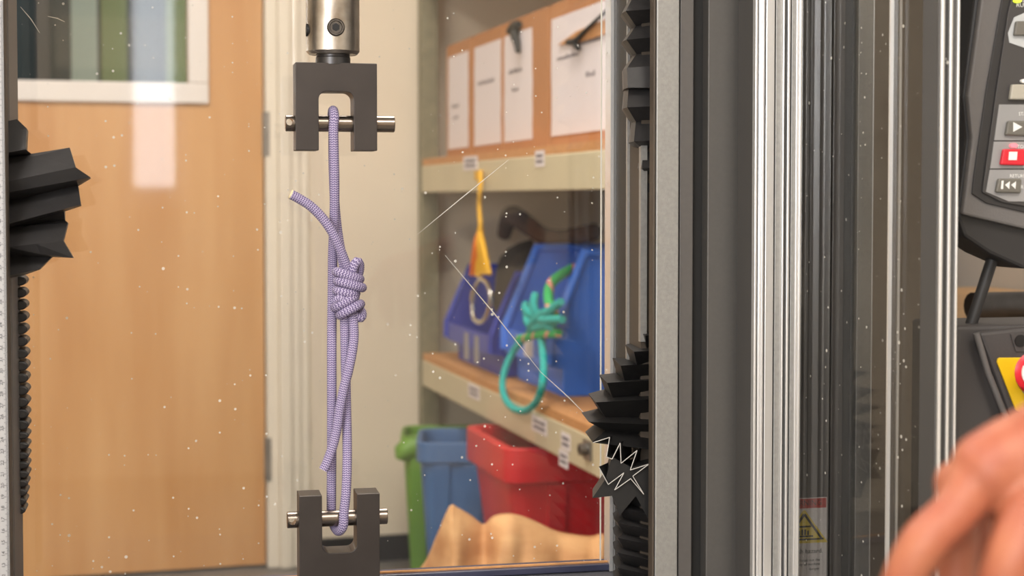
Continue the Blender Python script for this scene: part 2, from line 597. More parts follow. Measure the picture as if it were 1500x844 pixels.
# jamb: stepped moulding
mb = MB()
a, b, c_, d_ = (on_v(p, 400, V_B).x for p in (394, 407, 425, 452))
for zz in ((0, 2.12),):
    mb.box(jamb0, b, V_B - 0.014, V_B + 0.12, 0, 2.12)
    mb.box(b, c_, V_B - 0.03, V_B, 0, 2.12)
    mb.box(c_, (c_ + d_) / 2, V_B - 0.02, V_B, 0, 2.12)
    mb.box((c_ + d_) / 2, d_, V_B - 0.012, V_B, 0, 2.12)
mb.box(door_l - 0.1, d_, V_B - 0.02, V_B, 2.06, 2.16)
mb.box(door_l - 0.1, door_l - 0.01, V_B - 0.02, V_B + 0.1, 0, 2.06)
struct(mb.build('trim_1', 'frame_paint', None, 0.004))
bz = on_v(500, 787, V_B).z
struct(box('baseboard_back', d_, U_R, V_B - 0.014, V_B, 0, bz, 'black_rubber', None, 0.003))
# corridor seen through the vision panel
cw = struct(box('wall_corridor', -3.0, 1.5, 5.6, 5.7, 0, 2.7, 'corridor_teal', None))
for (p0, p1, m, y0) in ((104, 143, 'corridor_pale', 5.5), (148, 186, 'corridor_green', 5.52), (244, 285, 'corridor_green', 5.52), (52, 72, 'panel_grey', 5.55)):
    box('corridor_panel', on_v(p0, 50, y0).x, on_v(p1, 50, y0).x, y0, 5.6, 0.3, 2.4, m, cw)

# ------------------------------------------------------------------ shelving unit
UF = 0.9035
pA = on_u(620, 518, UF); z2 = pA.z; z2b = on_u(620, 565, UF).z
z1 = on_u(620, 233, UF).z; z1b = on_u(620, 282, UF).z
v_far = V_B - 0.03
v_near = on_u(902, 640, UF).y
sh = thing('shelving_unit', 'putty coloured steel shelving unit with chipboard shelves along the side wall', 'shelves', (UF, v_near, 0))
for (zb, zt) in ((z2b, z2), (z1b, z1), (z1b + 0.56, z1 + 0.56)):
    bt = zt - 0.018
    box('shelf_beam', UF, UF + 0.03, v_near + 0.02, v_far - 0.045, zb, bt, 'putty_steel', sh, 0.003)
    box('shelf_beam', UF + 0.56, UF + 0.59, v_near + 0.02, v_far - 0.045, zb, bt, 'putty_steel', sh, 0.003)
    box('shelf_board', UF + 0.002, UF + 0.6, v_near + 0.045, v_far - 0.045, bt, zt, 'chipboard', sh)
for v0, fl in ((v_far - 0.045, 1), (v_near - 0.025, -1)):
    for u0 in (UF, UF + 0.545):
        po = MB().prism_z([(u0, v0), (u0 + 0.045, v0), (u0 + 0.045, v0 + 0.006), (u0 + 0.006, v0 + 0.006), (u0 + 0.006, v0 + 0.045), (u0, v0 + 0.045)], 0, 2.2)
        po.build('upright_post', 'olive_steel', sh)
# label strips on the beam fronts
for (px, py, wpx, zf, z0, z1_) in ((679, 240, 20, 'a', 0, 0), (784, 233, 13, 'a', 0, 0), (686, 570, 16, 'b', 0, 0), (779, 618, 22, 'b', 0, 0), (822, 644, 13, 'b', 0, 0), (819, 669, 13, 'b', 0, 0)):
    p = on_u(px, py, UF - 0.001); q = on_u(px + wpx, py, UF - 0.001)
    h = 0.016
    o = box('shelf_label', UF - 0.0015, UF - 0.0002, q.y, p.y, p.z - h, p.z + h, 'paper', sh)
    for k in range(2):
        zz = p.z + h * (0.35 - 0.7 * k)
        box('print_line', UF - 0.0019, UF - 0.0014, q.y + 0.12 * (p.y - q.y), p.y - 0.15 * (p.y - q.y), zz - 0.003, zz + 0.003, 'ink', o)
# beam connector with bolt
p = on_u(862, 658, UF)
cn = box('beam_connector', UF - 0.004, UF, p.y - 0.022, p.y + 0.022, p.z - 0.02, p.z + 0.016, 'hinge_steel', sh)
MB().cyl((UF - 0.004, p.y, p.z), (UF - 0.018, p.y, p.z), 0.011, 16).build('bolt_head', 'bolt', cn)
MB().cyl((UF - 0.018, p.y, p.z), (UF - 0.0185, p.y, p.z), 0.006, 6).build('bolt_socket', 'socket_black', cn)

# cardboard boxes with paper labels on the upper shelf
UB = UF + 0.05
zt = z1 + 0.001
bh = 0.287
specs = [
    (654, 690.5, [(657, 686)], 'narrow cardboard box with a white paper label by the far upright', [(668, 0.46, 10), (668, 0.36, 8)]),
    (692.5, 736, [(695, 734)], 'cardboard box with a torn white paper label beside the narrow box', [(713, 0.60, 24)]),
    (737, 803, [(739, 780)], 'cardboard box with a black strap hanging over its white paper label', [(756, 0.62, 20), (756, 0.48, 10)]),
    (806, 925, [(808, 893)], 'large cardboard box with wide white paper label and tan flap', [(833, 0.62, 32), (866, 0.68, 32), (866, 0.46, 14)]),
]
for (p0, p1, labs, lab, texts) in specs:
    vb = on_u(p0, 150, UB).y; va = on_u(p1, 150, UB).y
    t = thing('cardboard_box', lab, 'box', (UB, va, zt), group='cardboard boxes on the upper shelf')
    b = MB().box(UB, UB + 0.42, va, vb, zt, zt + bh)
    bo = b.build('box_body', 'cardboard', t, 0.003)
    for s_ in (0, 1):
        box('top_flap', UB + 0.002 + 0.21 * s_, UB + 0.208 + 0.21 * s_, va + 0.002, vb - 0.002, zt + bh, zt + bh + 0.004, 'cardboard', t)
    for (l0, l1) in labs:
        lb = on_u(l0, 150, UB).y; la = max(on_u(l1, 150, UB).y, va + 0.004)
        n = 9
        rr = [random.uniform(-1, 1) * 0.003 for _ in range(2 * n)]
        poly = [(la + rr[i], zt + 0.022 + (bh - 0.05) * i / (n - 1)) for i in range(n)] + [(lb - 0.004 + rr[n + i], zt + 0.022 + (bh - 0.05) * (n - 1 - i) / (n - 1)) for i in range(n)]
        lo = MB().prism_x(poly, UB - 0.0015, UB - 0.0002).build('paper_label', 'paper', t)
        for (tp, fz, wp) in texts:
            tx = MB()
            c0 = on_u(tp - wp / 2, 150, UB).y; c1 = on_u(tp + wp / 2, 150, UB).y
            k = max(3, int(abs(c0 - c1) / 0.010))
            for i in range(k):
                y = c0 + (c1 - c0) * (i + 0.5) / k
                hh = random.choice((0.006, 0.006, 0.010))
                zz = zt + bh * fz
                tx.box(UB - 0.0022, UB - 0.0014, y - 0.0032, y + 0.0032, zz - 0.006, zz - 0.006 + hh)
            tx.build('handwriting', 'ink', lo)['kind'] = 'stuff'
    if 'strap' in lab:
        q = [on_u(x, y, UB - 0.012) for x, y in ((748, 44), (754, 50), (757, 62), (759, 76))]
        q[0].x = UB + 0.01
        MB().tube(q, [0.009, 0.011, 0.008, 0.006], 8, 0.006).build('strap', 'black_strap', t, smooth=50)
        q = [on_u(x, y, UB - 0.008) for x, y in ((746, 46), (753, 36), (760, 36))]
        MB().tube(q, 0.008, 8, 0.006).build('strap_knot', 'black_strap', t, smooth=50)
    if 'large' in lab:
        q = [on_u(x, y, UB - 0.0045) for x, y in ((818, 66), (845, 46), (893, 26), (893, 48), (848, 62))]
        poly = [(v.y, v.z) for v in q]
        MB().prism_x(poly, UB - 0.006, UB - 0.002).build('cardboard_flap', 'chipboard', t)
        q = [on_u(x, y, UB - 0.010) for x, y in ((832, 62), (842, 60), (860, 42), (893, 12))]
        MB().tube(q, [0.006, 0.006, 0.0035, 0.0035], 8, 0.01).build('cord', 'black_strap', t, smooth=50)
        q = [on_u(x, y, UB - 0.010) for x, y in ((838, 60), (843, 66), (847, 71))]
        MB().tube(q, 0.005, 8, 0.006).build('cord_toggle', 'black_strap', t, smooth=50)


# hopper bins on the middle shelf
def hopper_bin(label, m, u0, v0, v1, h, depth, lip, slope, group, edge=0.012):
    t = thing('storage_bin', label, 'bin', (u0, v0, z2 + 0.001), group=group)
    zb = z2 + 0.001; th = 0.006
    prof = [(u0 + 0.03, zb), (u0 + depth, zb), (u0 + depth, zb + h), (u0 + slope, zb + h), (u0, zb + lip), (u0, zb + lip * 0.55), (u0 + 0.03, zb + lip * 0.5)]
    for a, b in ((v0, v0 + th), (v1 - th, v1)):
        MB().prism([(x, z) for x, z in prof], a, b).build('bin_side', m, t, 0.002)
    MB().box(u0 + 0.03, u0 + depth, v0 + th, v1 - th, zb, zb + th).build('bin_base', m, t)
    MB().box(u0 + depth - th, u0 + depth, v0 + th, v1 - th, zb + th, zb + h).build('bin_back', m, t)
    mb = MB().box(u0 + 0.03, u0 + 0.036, v0 + th, v1 - th, zb + th, zb + lip * 0.52)
    mb.box(u0, u0 + 0.006, v0 + th, v1 - th, zb + lip * 0.52, zb + lip)
    mb.build('bin_front', m, t, 0.002)
    # thick rolled rim along the sloping and top edges of both sides
    for s_, v in ((-1, v0), (1, v1)):
        pts = [(u0, v, zb + lip * 0.6), (u0, v, zb + lip), (u0 + slope, v, zb + h), (u0 + depth, v, zb + h)]
        MB().tube(pts, edge, 8).build('bin_rim', m, t, smooth=60)
    return t, zb


big, zb = hopper_bin('large bright blue plastic hopper bin with teal rope on its lip', 'bin_blue', 0.955, 3.13, 3.48, 0.297, 0.34, 0.115, 0.075, 'blue bins on the middle shelf')
box('card_slot', 0.951, 0.955, 3.25, 3.31, zb + 0.07, zb + 0.115, 'paper', big)
box('inner_label', 1.288, 1.2886, 3.36, 3.42, zb + 0.1, zb + 0.3, 'label_dark', big)
small, zb2 = hopper_bin('dark blue plastic hopper bin with dark climbing gear inside, behind carabiner', 'bin_navy', 0.93, 3.508, 3.95, 0.235, 0.36, 0.095, 0.06, 'blue bins on the middle shelf', 0.009)
for v in (3.62, 3.72): box('card_slot', 0.926, 0.93, v, v + 0.03, zb2 + 0.02, zb2 + 0.085, 'membrane_grey', small)


def lump(name, label, cat, m, c, r, sc, seed, amp=0.25, rest=None):
    rnd = random.Random(seed)
    ph = [(rnd.uniform(1.5, 4.5), rnd.uniform(0, 6), rnd.uniform(1.5, 4), rnd.uniform(0, 6)) for _ in range(4)]
    mb = MB().sphere((0, 0, 0), 1, 24, 14)
    for i, v in enumerate(mb.v):
        a = math.atan2(v.y, v.x); e = v.z
        k = 1 + amp * sum(math.sin(a * round(p[0]) + p[1]) * math.cos(e * p[2] + p[3]) for p in ph) / 2
        q = Vector((v.x * sc[0] * k, v.y * sc[1] * k, v.z * sc[2] * k)) * r
        q.z = max(q.z, -r * sc[2] * 0.8)
        mb.v[i] = q + Vector(c)
    lo = min(v.z for v in mb.v)
    if rest is not None:
        for v in mb.v: v.z += rest - lo
        lo = rest
    o = mb.build(name, m, None, smooth=180, base=(c[0], c[1], lo))
    return tag(o, label, cat)


lump('gear_heap', 'heap of black climbing gear filling the dark blue bin', 'gear', 'gear_dark', (1.12, 3.72, zb2 + 0.19), 0.2, (0.62, 0.85, 0.5), 3)
lump('gear_bag', 'grey brown rope bag lying at the back of the middle shelf', 'bag', 'gear_grey', (1.40, 3.36, z2 + 0.163), 0.3, (0.26, 1.0, 0.64), 5, 0.18, rest=z2 + 0.001)
p = [on_u(x, y, 1.12) for x, y in ((738, 345), (748, 316), (768, 326), (796, 345), (830, 348), (870, 340))]
wb = MB()
for i in range(len(p) - 1): pass
st = MB().tube([q + Vector((0, 0, 0.0)) for q in p], [0.018, 0.026, 0.026, 0.022, 0.02, 0.02], 10, 0.01)
tag(st.build('webbing_strap', 'gear_brown', None, smooth=180, base=p[0]), 'dark brown webbing strap arched above the blue bins', 'strap')

# carabiner on a yellow cord hung from the upper beam
UC = UF - 0.022
t = thing('yellow_cord', 'yellow cord with frayed orange tassel hanging from the upper shelf beam', 'cord', on_u(704, 345, UC))
cp = [on_u(704, 252, UF - 0.0062)] + [on_u(x, y, UC) for x, y in ((704, 272), (702, 300), (704, 330), (703, 350), (701, 405))]
MB().tube(cp, [0.005, 0.0055, 0.0055, 0.006, 0.009, 0.008], 10, 0.01).build('cord', 'yellow_cord', t, smooth=60)
for i, (xa, xb, m) in enumerate(((698, 691, 'orange_cord'), (700, 696, 'orange_cord'), (706, 712, 'yellow_cord'), (707, 717, 'yellow_cord'), (703, 706, 'yellow_cord'))):
    MB().tube([on_u(703, 340, UC), on_u(xa, 358, UC - 0.006), on_u(xb, 402, UC - 0.004)], [0.007, 0.008, 0.006], 8, 0.01).build('tassel_strand', m, t, smooth=60)
box('hook_tape', UF - 0.0065, UF - 0.0004, on_u(708, 258, UF).y, on_u(699, 258, UF).y, on_u(704, 264, UF).z, on_u(704, 250, UF).z, 'yellow_cord', t)
kb = [on_u(x, y, UC) for x, y in ((704, 408), (714, 416), (719, 438), (713, 462), (704, 472), (694, 466), (692, 446), (696, 422))]
t2 = thing('carabiner', 'silver carabiner clipped to the yellow cord', 'carabiner', kb[4])
MB().tube(kb[:7], 0.0055, 10, 0.006).build('carabiner_spine', 'bright_steel', t2, smooth=60)
MB().tube([kb[6], kb[7], kb[0]], 0.0048, 10, 0.006).build('carabiner_gate', 'bright_steel', t2, smooth=60)
MB().tube([on_u(692, 440, UC), on_u(694, 426, UC)], 0.0075, 10).build('gate_sleeve', 'bright_steel', t2, smooth=60)

# teal knotted rope on the big bin
UT = 0.888
us = lambda y: UT + 0.05 * max(0, min(1, (560 - y) / 80))
lp = [on_u(x, y, us(y)) for x, y in ((772, 492), (752, 515), (738, 548), (737, 575), (749, 596), (768, 602), (786, 588), (795, 560), (796, 525), (792, 490))]
t = thing('teal_sling', 'teal rope loop tied in a bushy knot hanging off bright blue bin', 'rope', lp[5])
MB().tube(lp, 0.0075, 12, 0.008).build('rope_loop', 'teal_rope', t, smooth=60)
kn = MB()
for a in ((778, 492, 800, 455), (792, 492, 772, 452), (786, 470, 824, 468), (790, 466, 770, 446), (795, 470, 785, 430), (800, 476, 822, 442), (806, 470, 812, 482), (776, 486, 812, 474)):
    pa = on_u(a[0], a[1], UT + 0.046); pb = on_u(a[2], a[3], UT + 0.045 - random.random() * 0.012)
    kn.tube([pa, (pa + pb) / 2 + Vector((-0.012, 0, 0)), pb], [0.0085, 0.0095, 0.008], 10, 0.008)
kn.build('rope_knot', 'teal_rope', t, smooth=60)
gp = [on_u(760, 497, UT + 0.04), on_u(790, 490, UT + 0.036), on_u(818, 488, UT + 0.048)]
MB().tube(gp, 0.009, 12, 0.008).build('green_rope_bar', 'green_rope', t, smooth=60)
gp = [on_u(812, 462, UT + 0.045), on_u(804, 440, UT + 0.05), on_u(806, 418, UT + 0.065), on_u(820, 404, UT + 0.09), on_u(840, 393, UT + 0.13)]
MB().tube(gp, 0.0105, 12, 0.008).build('green_rope', 'green_rope', t, smooth=60)


# ------------------------------------------------------------------ recycling bins under the shelf
def recycle_bin(name, label, m, u0, u1, v0, v1, h, rim=0.06, rot=0):
    t = thing(name, label, 'bin', ((u0 + u1) / 2, (v0 + v1) / 2, 0))
    t.rotation_euler.z = math.radians(rot)
    cu, cv = (u0 + u1) / 2, (v0 + v1) / 2

    def ring(k, z, r=0.035):
        a, b, c_, d_ = cu + (u0 - cu) * k, cu + (u1 - cu) * k, cv + (v0 - cv) * k, cv + (v1 - cv) * k
        out = []
        for (x, y, s0) in ((b - r, d_ - r, 0), (a + r, d_ - r, 90), (a + r, c_ + r, 180), (b - r, c_ + r, 270)):
            for q in range(5):
                an = math.radians(s0 + 22.5 * q)
                out.append((x + r * math.cos(an), y + r * math.sin(an), z))
        return out
    rings = [ring(0.74, 0.002), ring(0.93, h - rim), ring(0.94, h - 0.004), ring(0.90, h - 0.004), ring(0.72, 0.02)]
    MB().loft(rings).build('bin_body', m, t, smooth=40)
    rr = [ring(0.94, h - rim), ring(1.0, h - rim + 0.004), ring(1.0, h), ring(0.93, h), ring(0.93, h - rim * 0.5)]
    MB().loft(rr, caps=False).build('bin_rim', m, t, 0.002, smooth=40)
    # vertical ribs on the near and aisle faces
    for k in (-0.55, 0.0, 0.55):
        x = cu + k * (u1 - u0) / 2
        mb = MB()
        mb.loft([[(x - 0.018, cv + (v0 - cv) * 0.74 - 0.006, 0.02), (x + 0.018, cv + (v0 - cv) * 0.74 - 0.006, 0.02), (x + 0.018, cv + (v0 - cv) * 0.74 + 0.004, 0.02), (x - 0.018, cv + (v0 - cv) * 0.74 + 0.004, 0.02)],
                 [(x - 0.018, cv + (v0 - cv) * 0.93 - 0.008, h - rim), (x + 0.018, cv + (v0 - cv) * 0.93 - 0.008, h - rim), (x + 0.018, cv + (v0 - cv) * 0.93 + 0.004, h - rim), (x - 0.018, cv + (v0 - cv) * 0.93 + 0.004, h - rim)]])
        mb.build('bin_rib', m, t)
    return t


recycle_bin('recycling_bin', 'red plastic recycling bin under the middle shelf', 'bin_red', 0.845, 1.34, 3.07, 3.43, 0.472, 0.075)
def rot_bin(label, m, near_left, wd, dp_, h, rim, rot):
    a = math.radians(rot)
    c_ = Vector(near_left) + Vector((math.cos(a), math.sin(a))) * wd / 2 + Vector((-math.sin(a), math.cos(a))) * dp_ / 2
    return recycle_bin('recycling_bin', label, m, c_.x - wd / 2, c_.x + wd / 2, c_.y - dp_ / 2, c_.y + dp_ / 2, h, rim, rot)


rot_bin('steel blue plastic recycling bin between the red and green bins', 'bin_steel_blue', (0.762, 3.55), 0.26, 0.24, 0.417, 0.05, -14)
g = rot_bin('green plastic recycling bin with a hooked handle behind the blue one', 'bin_green', (0.79, 3.87), 0.2, 0.2, 0.385, 0.03, -14)
bpy.context.view_layer.update()
gi = Matrix.Translation(BASE[g]) @ g.matrix_world.inverted()
hp = [gi @ on_v(x, y, 3.88) for x, y in ((587, 674), (591, 663), (602, 656), (614, 655))]
MB().tube(hp, [0.014, 0.026, 0.03, 0.03], 12, 0.01).build('bin_handle', 'bin_green', g, smooth=60)

# crumpled kraft paper sack
top = [(600, 850, 0.3), (622, 826, 0.1), (640, 784, 0.03), (658, 743, 0.0), (668, 744, 0), (690, 757, 0.02), (708, 770, 0.03), (722, 758, 0.02), (742, 754, 0.0), (762, 757, 0.0), (785, 766, 0.01), (815, 780, 0.02), (845, 786, 0.02), (866, 788, 0.03), (888, 788, 0.03), (894, 840, 0.15)]
tp_, _r = smooth_path([Vector((x, y, d)) for x, y, d in top], [0] * len(top), 4.0)
NR = 16
rings = []
fold = lambda a: abs((a % 1.0) - 0.5) * 2
for i, tv in enumerate(tp_):
    zc = 2.62
    a = at_depth(tv.x, tv.y, zc + tv.z)
    col_ = []
    for j in range(NR):
        tt = j / (NR - 1)
        # the front falls away towards the floor in slanting folds
        dpt = -0.015 - 0.15 * tt ** 0.6
        f_ = fold((tv.x + 90 * tt) / 62.0) * 0.035 + fold((tv.x - 40 * tt) / 27.0 + 0.3) * 0.010
        p = at_depth(tv.x + (700 - tv.x) * 0.10 * tt, 400, zc + tv.z * (1 - tt) + dpt - f_ * min(1, tt * 5) * (1 - 0.5 * tt))
        hh = a.z * (1 - tt) ** 1.0 + 0.012 * math.sin(tv.x / 9.0 + 14 * tt) * tt * (1 - tt)
        col_.append(Vector((p.x, p.y, max(hh, 0.001))))
    b1 = at_depth(tv.x, 400, zc + tv.z + 0.07); b2 = at_depth(tv.x, 400, zc + 0.2)
    col_ = list(reversed(col_)) + [Vector((b1.x, b1.y, max(a.z - 0.012, 0.002))), Vector((b2.x, b2.y, max(a.z - 0.1, 0.002))), Vector((b2.x, b2.y, 0.001))]
    rings.append(col_)
sk = MB().loft(rings).build('kraft_sack', 'kraft', None, smooth=60, base=(rings[len(rings) // 2][0].x, rings[len(rings) // 2][0].y, 0))
tag(sk, 'crumpled brown kraft paper sack standing before the red bin', 'sack')

# workbench at the right wall; cabinet added as dark backdrop behind the door pane
t = thing('backdrop_cabinet', 'tall narrow grey brown cabinet added beside the workbench as a dark backdrop', 'cabinet', (0.97, 2.09, 0))
box('backdrop_body', 0.895, 1.045, 1.76, 2.44, 0, 2.0, 'backdrop_brown', t, 0.003)
cd = box('backdrop_door', 0.9, 1.04, 1.745, 1.7595, 0.06, 1.97, 'backdrop_brown', t, 0.003)
MB().tube([(0.915, 1.744, 1.0), (0.915, 1.725, 1.01), (0.915, 1.725, 1.1), (0.915, 1.744, 1.11)], 0.005, 10).build('handle', 'alu', cd, smooth=50)
zt_b = on_v(1440, 420, 2.45).z
t = thing('workbench', 'workbench with pale wooden top against the side wall', 'table', (1.3, 2.08, 0))
box('bench_top', 1.05, U_R - 0.004, 1.72, 2.45, zt_b - 0.035, zt_b, 'wood_bench', t, 0.003)
for u0 in (1.06, 1.48):
    for v0 in (1.74, 2.38): box('leg', u0, u0 + 0.04, v0, v0 + 0.04, 0, zt_b - 0.035, 'panel_grey', t)
q0 = on_z(1424, 470, zt_b); q1 = on_z(1570, 468, zt_b)
mb = MB()
for k in range(1):
    o_ = Vector((0.0, 0.05 * k, 0.018))
    mb.tube([q0 + o_, q0.lerp(q1, 0.5) + o_ + Vector((0, 0.01, 0)), q1 + o_], 0.018, 14, 0.03)
tag(mb.build('metal_bar', 'dark_metal', None, smooth=60, base=q0), 'dark scuffed round metal bar lying on the workbench', 'metal bar')

# ------------------------------------------------------------------ the testing machine
ZB, ZT = 0.59, 1.75
mac = thing('tensile_testing_machine', 'dark grey two-column tensile testing machine with black pleated bellows', 'machine', (0.3, 0.08, 0), MM)
xin = ml(957, 400, 0).x
fx = lambda p: ml(p, 400, 0).x
sy = lambda p: mside(p, 400, xin).y
xout = fx(1280)
DEP = sy(890)
box('machine_base', -0.26, xout + 0.01, -0.1, DEP + 0.02, 0, ZB, 'base_paint', mac, 0.01)
# right column
rc = box('column', xin + 0.052, xout - 0.014, 0.02, DEP - 0.017, ZB, ZT, 'panel_grey', mac)
rc['label'] = 'right-hand column of dark grey extrusion'
lip0, lip1 = fx(961), fx(994)
box('column_edge', xin, lip0 - 0.0006, 0.001, 0.014, ZB, ZT, 'channel_brown', rc, 0.0006)
box('column_strip', lip0, lip1, 0.0, 0.016, ZB, ZT, 'silver_anod', rc, 0.001)
box('column_strip', fx(998), fx(1018), 0.006, 0.03, ZB, ZT, 'grey_anod', rc, 0.001)
box('column_slot', lip1, fx(1036), 0.016, 0.02, ZB, ZT, 'slot_black', rc)
box('column_cover', fx(1036), fx(1217), 0.0, 0.02, ZB, ZT, 'panel_grey', rc, 0.001)
box('column_slot', fx(1217), fx(1255), 0.014, 0.02, ZB, ZT, 'slot_black', rc)
box('column_strip', fx(1222), fx(1240), 0.006, 0.018, ZB, ZT, 'grey_anod', rc, 0.001)
box('column_strip', fx(1255), fx(1277), 0.0, 0.03, ZB, ZT, 'silver_anod', rc, 0.001)
box('column_edge', fx(1277.6), xout, 0.002, 0.03, ZB, ZT, 'alu', rc, 0.0006)
# inner side wall of the right column: bellows channel in front, strips behind
y34, y20, y04 = sy(936), sy(919), sy(904)
box('channel_strip', xin + 0.002, xin + 0.052, y34, y20 - 0.001, ZB, ZT, 'channel_brown', rc)
box('channel_trim', xin - 0.0005, xin + 0.006, y34 - 0.007, y34 - 0.0005, mside(936, 500, xin).z, mside(936, 212, xin).z, 'silver_anod', rc)
box('channel_trim', xin - 0.0005, xin + 0.006, y20 - 0.0005, y20 + 0.004, ZB, ZT, 'silver_anod', rc)
box('channel_strip', xin + 0.004, xin + 0.052, y20 + 0.005, DEP - 0.017, ZB, ZT, 'channel_dark', rc)
box('channel_back', xin + 0.046, xin + 0.0515, 0.03, y34, ZB, ZT, 'slot_black', rc)
MB().cyl((xin + 0.032, 0.045, ZB), (xin + 0.032, 0.045, ZT), 0.009, 16).build('ball_screw', 'slot_black', rc, smooth=50)  # screw coloured slot black so the gaps between pleats stay dark
# left column
lc = box('column', -0.24, -0.052, 0.02, DEP - 0.017, ZB, ZT, 'panel_grey', mac)
lc['label'] = 'left-hand column carrying the scale'
box('column_edge', -0.006, 0.0, 0.001, 0.02, ZB, ZT, 'channel_brown', lc, 0.0006)
box('column_strip', -0.052, -0.0062, 0.001, 0.035, ZB, ZT, 'silver_anod', lc, 0.001)
box('column_cover', -0.24, -0.0525, 0.0, 0.02, ZB, ZT, 'panel_grey', lc, 0.001)
syl = lambda p: mside(p, 600, 0).y
ybk = syl(24)
box('channel_strip', -0.052, -0.003, ybk, DEP - 0.017, ZB, ZT, 'grey_anod', lc, 0.001)
box('channel_back', -0.0515, -0.046, 0.035, ybk, ZB, ZT, 'slot_black', lc)
box('channel_black_sheet', -0.0515, -0.004, ybk - 0.003, ybk - 0.0002, ZB, ZT, 'slot_black', lc)  # added black sheet; hides the grey strip's front so the channel reads black
# crosshead above the frame
box('crosshead', 0.0, xin, 0.0, DEP - 0.02, 1.36, 1.52, 'panel_grey', mac, 0.006)
box('top_plate', -0.24, xout, 0.0, DEP - 0.017, ZT, ZT + 0.08, 'base_paint', mac, 0.006)

# scale on the left column
ru = box('scale_ruler', -0.03, -0.0012, -0.0016, 0.0008, ZB + 0.01, ZT - 0.01, 'ruler_face', mac)
z14 = ml(6, 811, 0).z
mk = MB()
for n in range(0, 62):
    z = z14 + (n - 14) * 0.01
    if z < ZB + 0.02: continue
    for k in range(10):
        zz = z + k * 0.001
        ln = 0.0075 if k == 0 else (0.0050 if k == 5 else 0.0032)
        mk.box(-0.0014 - ln * 0.55, -0.0014, -0.0020, -0.0015, zz - 0.00014, zz + 0.00014)
    text_mb('%d' % n, 0.0048, lambda x, y, z=z: (-0.0062 - y * 0.8, -0.0018, z + 0.0 + x), mk)
mo = mk.build('scale_markings', 'ruler_ink', ru)
mo['kind'] = 'stuff'


# bellows: pleated sheets
def pleats(name, ring_fn, rows, m='bellows', solid=0.0012):
    mb = MB()
    mb.loft([ring_fn(r) for r in rows], closed=False, caps=False)
    return mb.build(name, m, mac, solid=solid)


# left bellows, bulging out of the channel: each row is one fold line (left px, right px, depth)
def lrow(r):
    (xl, yl, xr, yr, d) = r
    a = ml(xl, yl, d); b = ml(xr, yr, d)
    c_ = b + Vector((-0.006, 0.05, -0.002)); e = a + Vector((-0.012, 0.06, 0))
    s0 = a + Vector((-0.03, 0.01, 0))
    return [s0, a, a.lerp(b, 0.5), b, (b + c_) / 2 + Vector((0.002, 0, 0)), c_, e]


q = 3.245
def z2px(a): return (a[0] / q, 160 + a[1] / q)
folds = [((28, 60), (80, 50), .050), ((28, 112), (125, 93), .040), ((28, 206), (121, 190), .030), ((28, 226), (150, 216), .055),
         ((28, 262), (330, 185), .046), ((28, 345), (358, 277), .026), ((29, 395), (427, 323), .034), ((32, 440), (368, 358), .060),
         ((36, 545), (382, 454), .026), ((38, 560), (304, 480), .050), ((38, 563), (305, 528), .062), ((38, 566), (320, 541), .050), ((40, 655), (298, 625), .026),
         ((40, 668), (346, 705), .036), ((42, 700), (245, 700), .055), ((45, 790), (185, 760), .04), ((45, 800), (100, 790), .06)]
rows = []
for a, b, d in folds:
    A = z2px(a); B = z2px(b)
    rows.append((A[0], A[1], B[0], B[1], d))
pleats('bellows', lrow, rows)['label'] = 'bulging black bellows of the left column'
# left bellows, compressed rounded pleats peeping past the column edge
mb = MB()
yy = 410.0
i = 0
rowsL = []
while yy < 752:
    tip = 41.0 + 4.0 * math.sin(min(1, (yy - 405) / 260) * math.pi * 0.5) - (5.5 * max(0, (yy - 690) / 60))
    rowsL.append((yy, tip)); yy += 17.6 - 4.5 * max(0, min(1, (yy - 560) / 120)); i += 1
for (yy, tip) in rowsL:
    d = DEP - 0.02
    c_ = ml(tip, yy, d)
    hh = 0.0047 if yy < 620 else 0.0036
    prof = []
    n = 10
    rings = []
    for j in range(n + 1):
        an = -math.pi / 2 + math.pi * j / n
        rings.append((c_.x - 0.006 + 0.006 * math.cos(an), c_.z + hh * math.sin(an)))
    rings += [(c_.x - 0.03, c_.z + hh * 0.6), (c_.x - 0.03, c_.z - hh * 0.6)]
    o = MB().prism(rings, d - 0.02, d + 0.012).build('bellows_pleat', 'bellows', mac, 0.0015, smooth=50)
# triangular pleats inside the left channel
mb = MB()
for k in range(24):
    z = ml(20, 440 + k * 19, 0.05).z
    MB().prism_x([(0.037, z - 0.004), (0.037, z + 0.001), (0.085, z + 0.011), (0.085, z + 0.004)], -0.045, -0.006).build('bellows_pleat', 'bellows', mac)


# right bellows, upper part
def rrow(r):
    px, py, d, slope = r
    a = mside(px, py, xin + 0.004)
    a = ml(px, py, d)
    b = ml(958, py + slope, d)
    b.x = xin + 0.044; 
    bk = a + Vector((0.008, 0.045, 0))
    return [Vector((b.x, bk.y, b.z)), bk, a + Vector((0.002, 0.02, 0)), a, a.lerp(b, 0.5), b]


rows = []
for (px, py, d, sl) in ((930, -40, .044, -6), (919, -22, .03, -5), (929, -6, .05, -6), (917, 16, .026, -8), (932, 38, .05, -10), (918, 58, .028, -9), (933, 79, .05, -6), (919, 100, .03, -8), (920, 128, .026, -1),
                        (921, 130, .04, -1), (919, 157, .026, -4), (932, 178, .05, -1), (929, 207, .03, -4), (942, 218, .05, 0), (941, 246, .034, 0), (948, 256, .05, 0), (948, 282, .045, 2)):
    rows.append((px, py, d, sl))
pleats('bellows', rrow, rows)['label'] = 'upper black bellows in the right column channel'

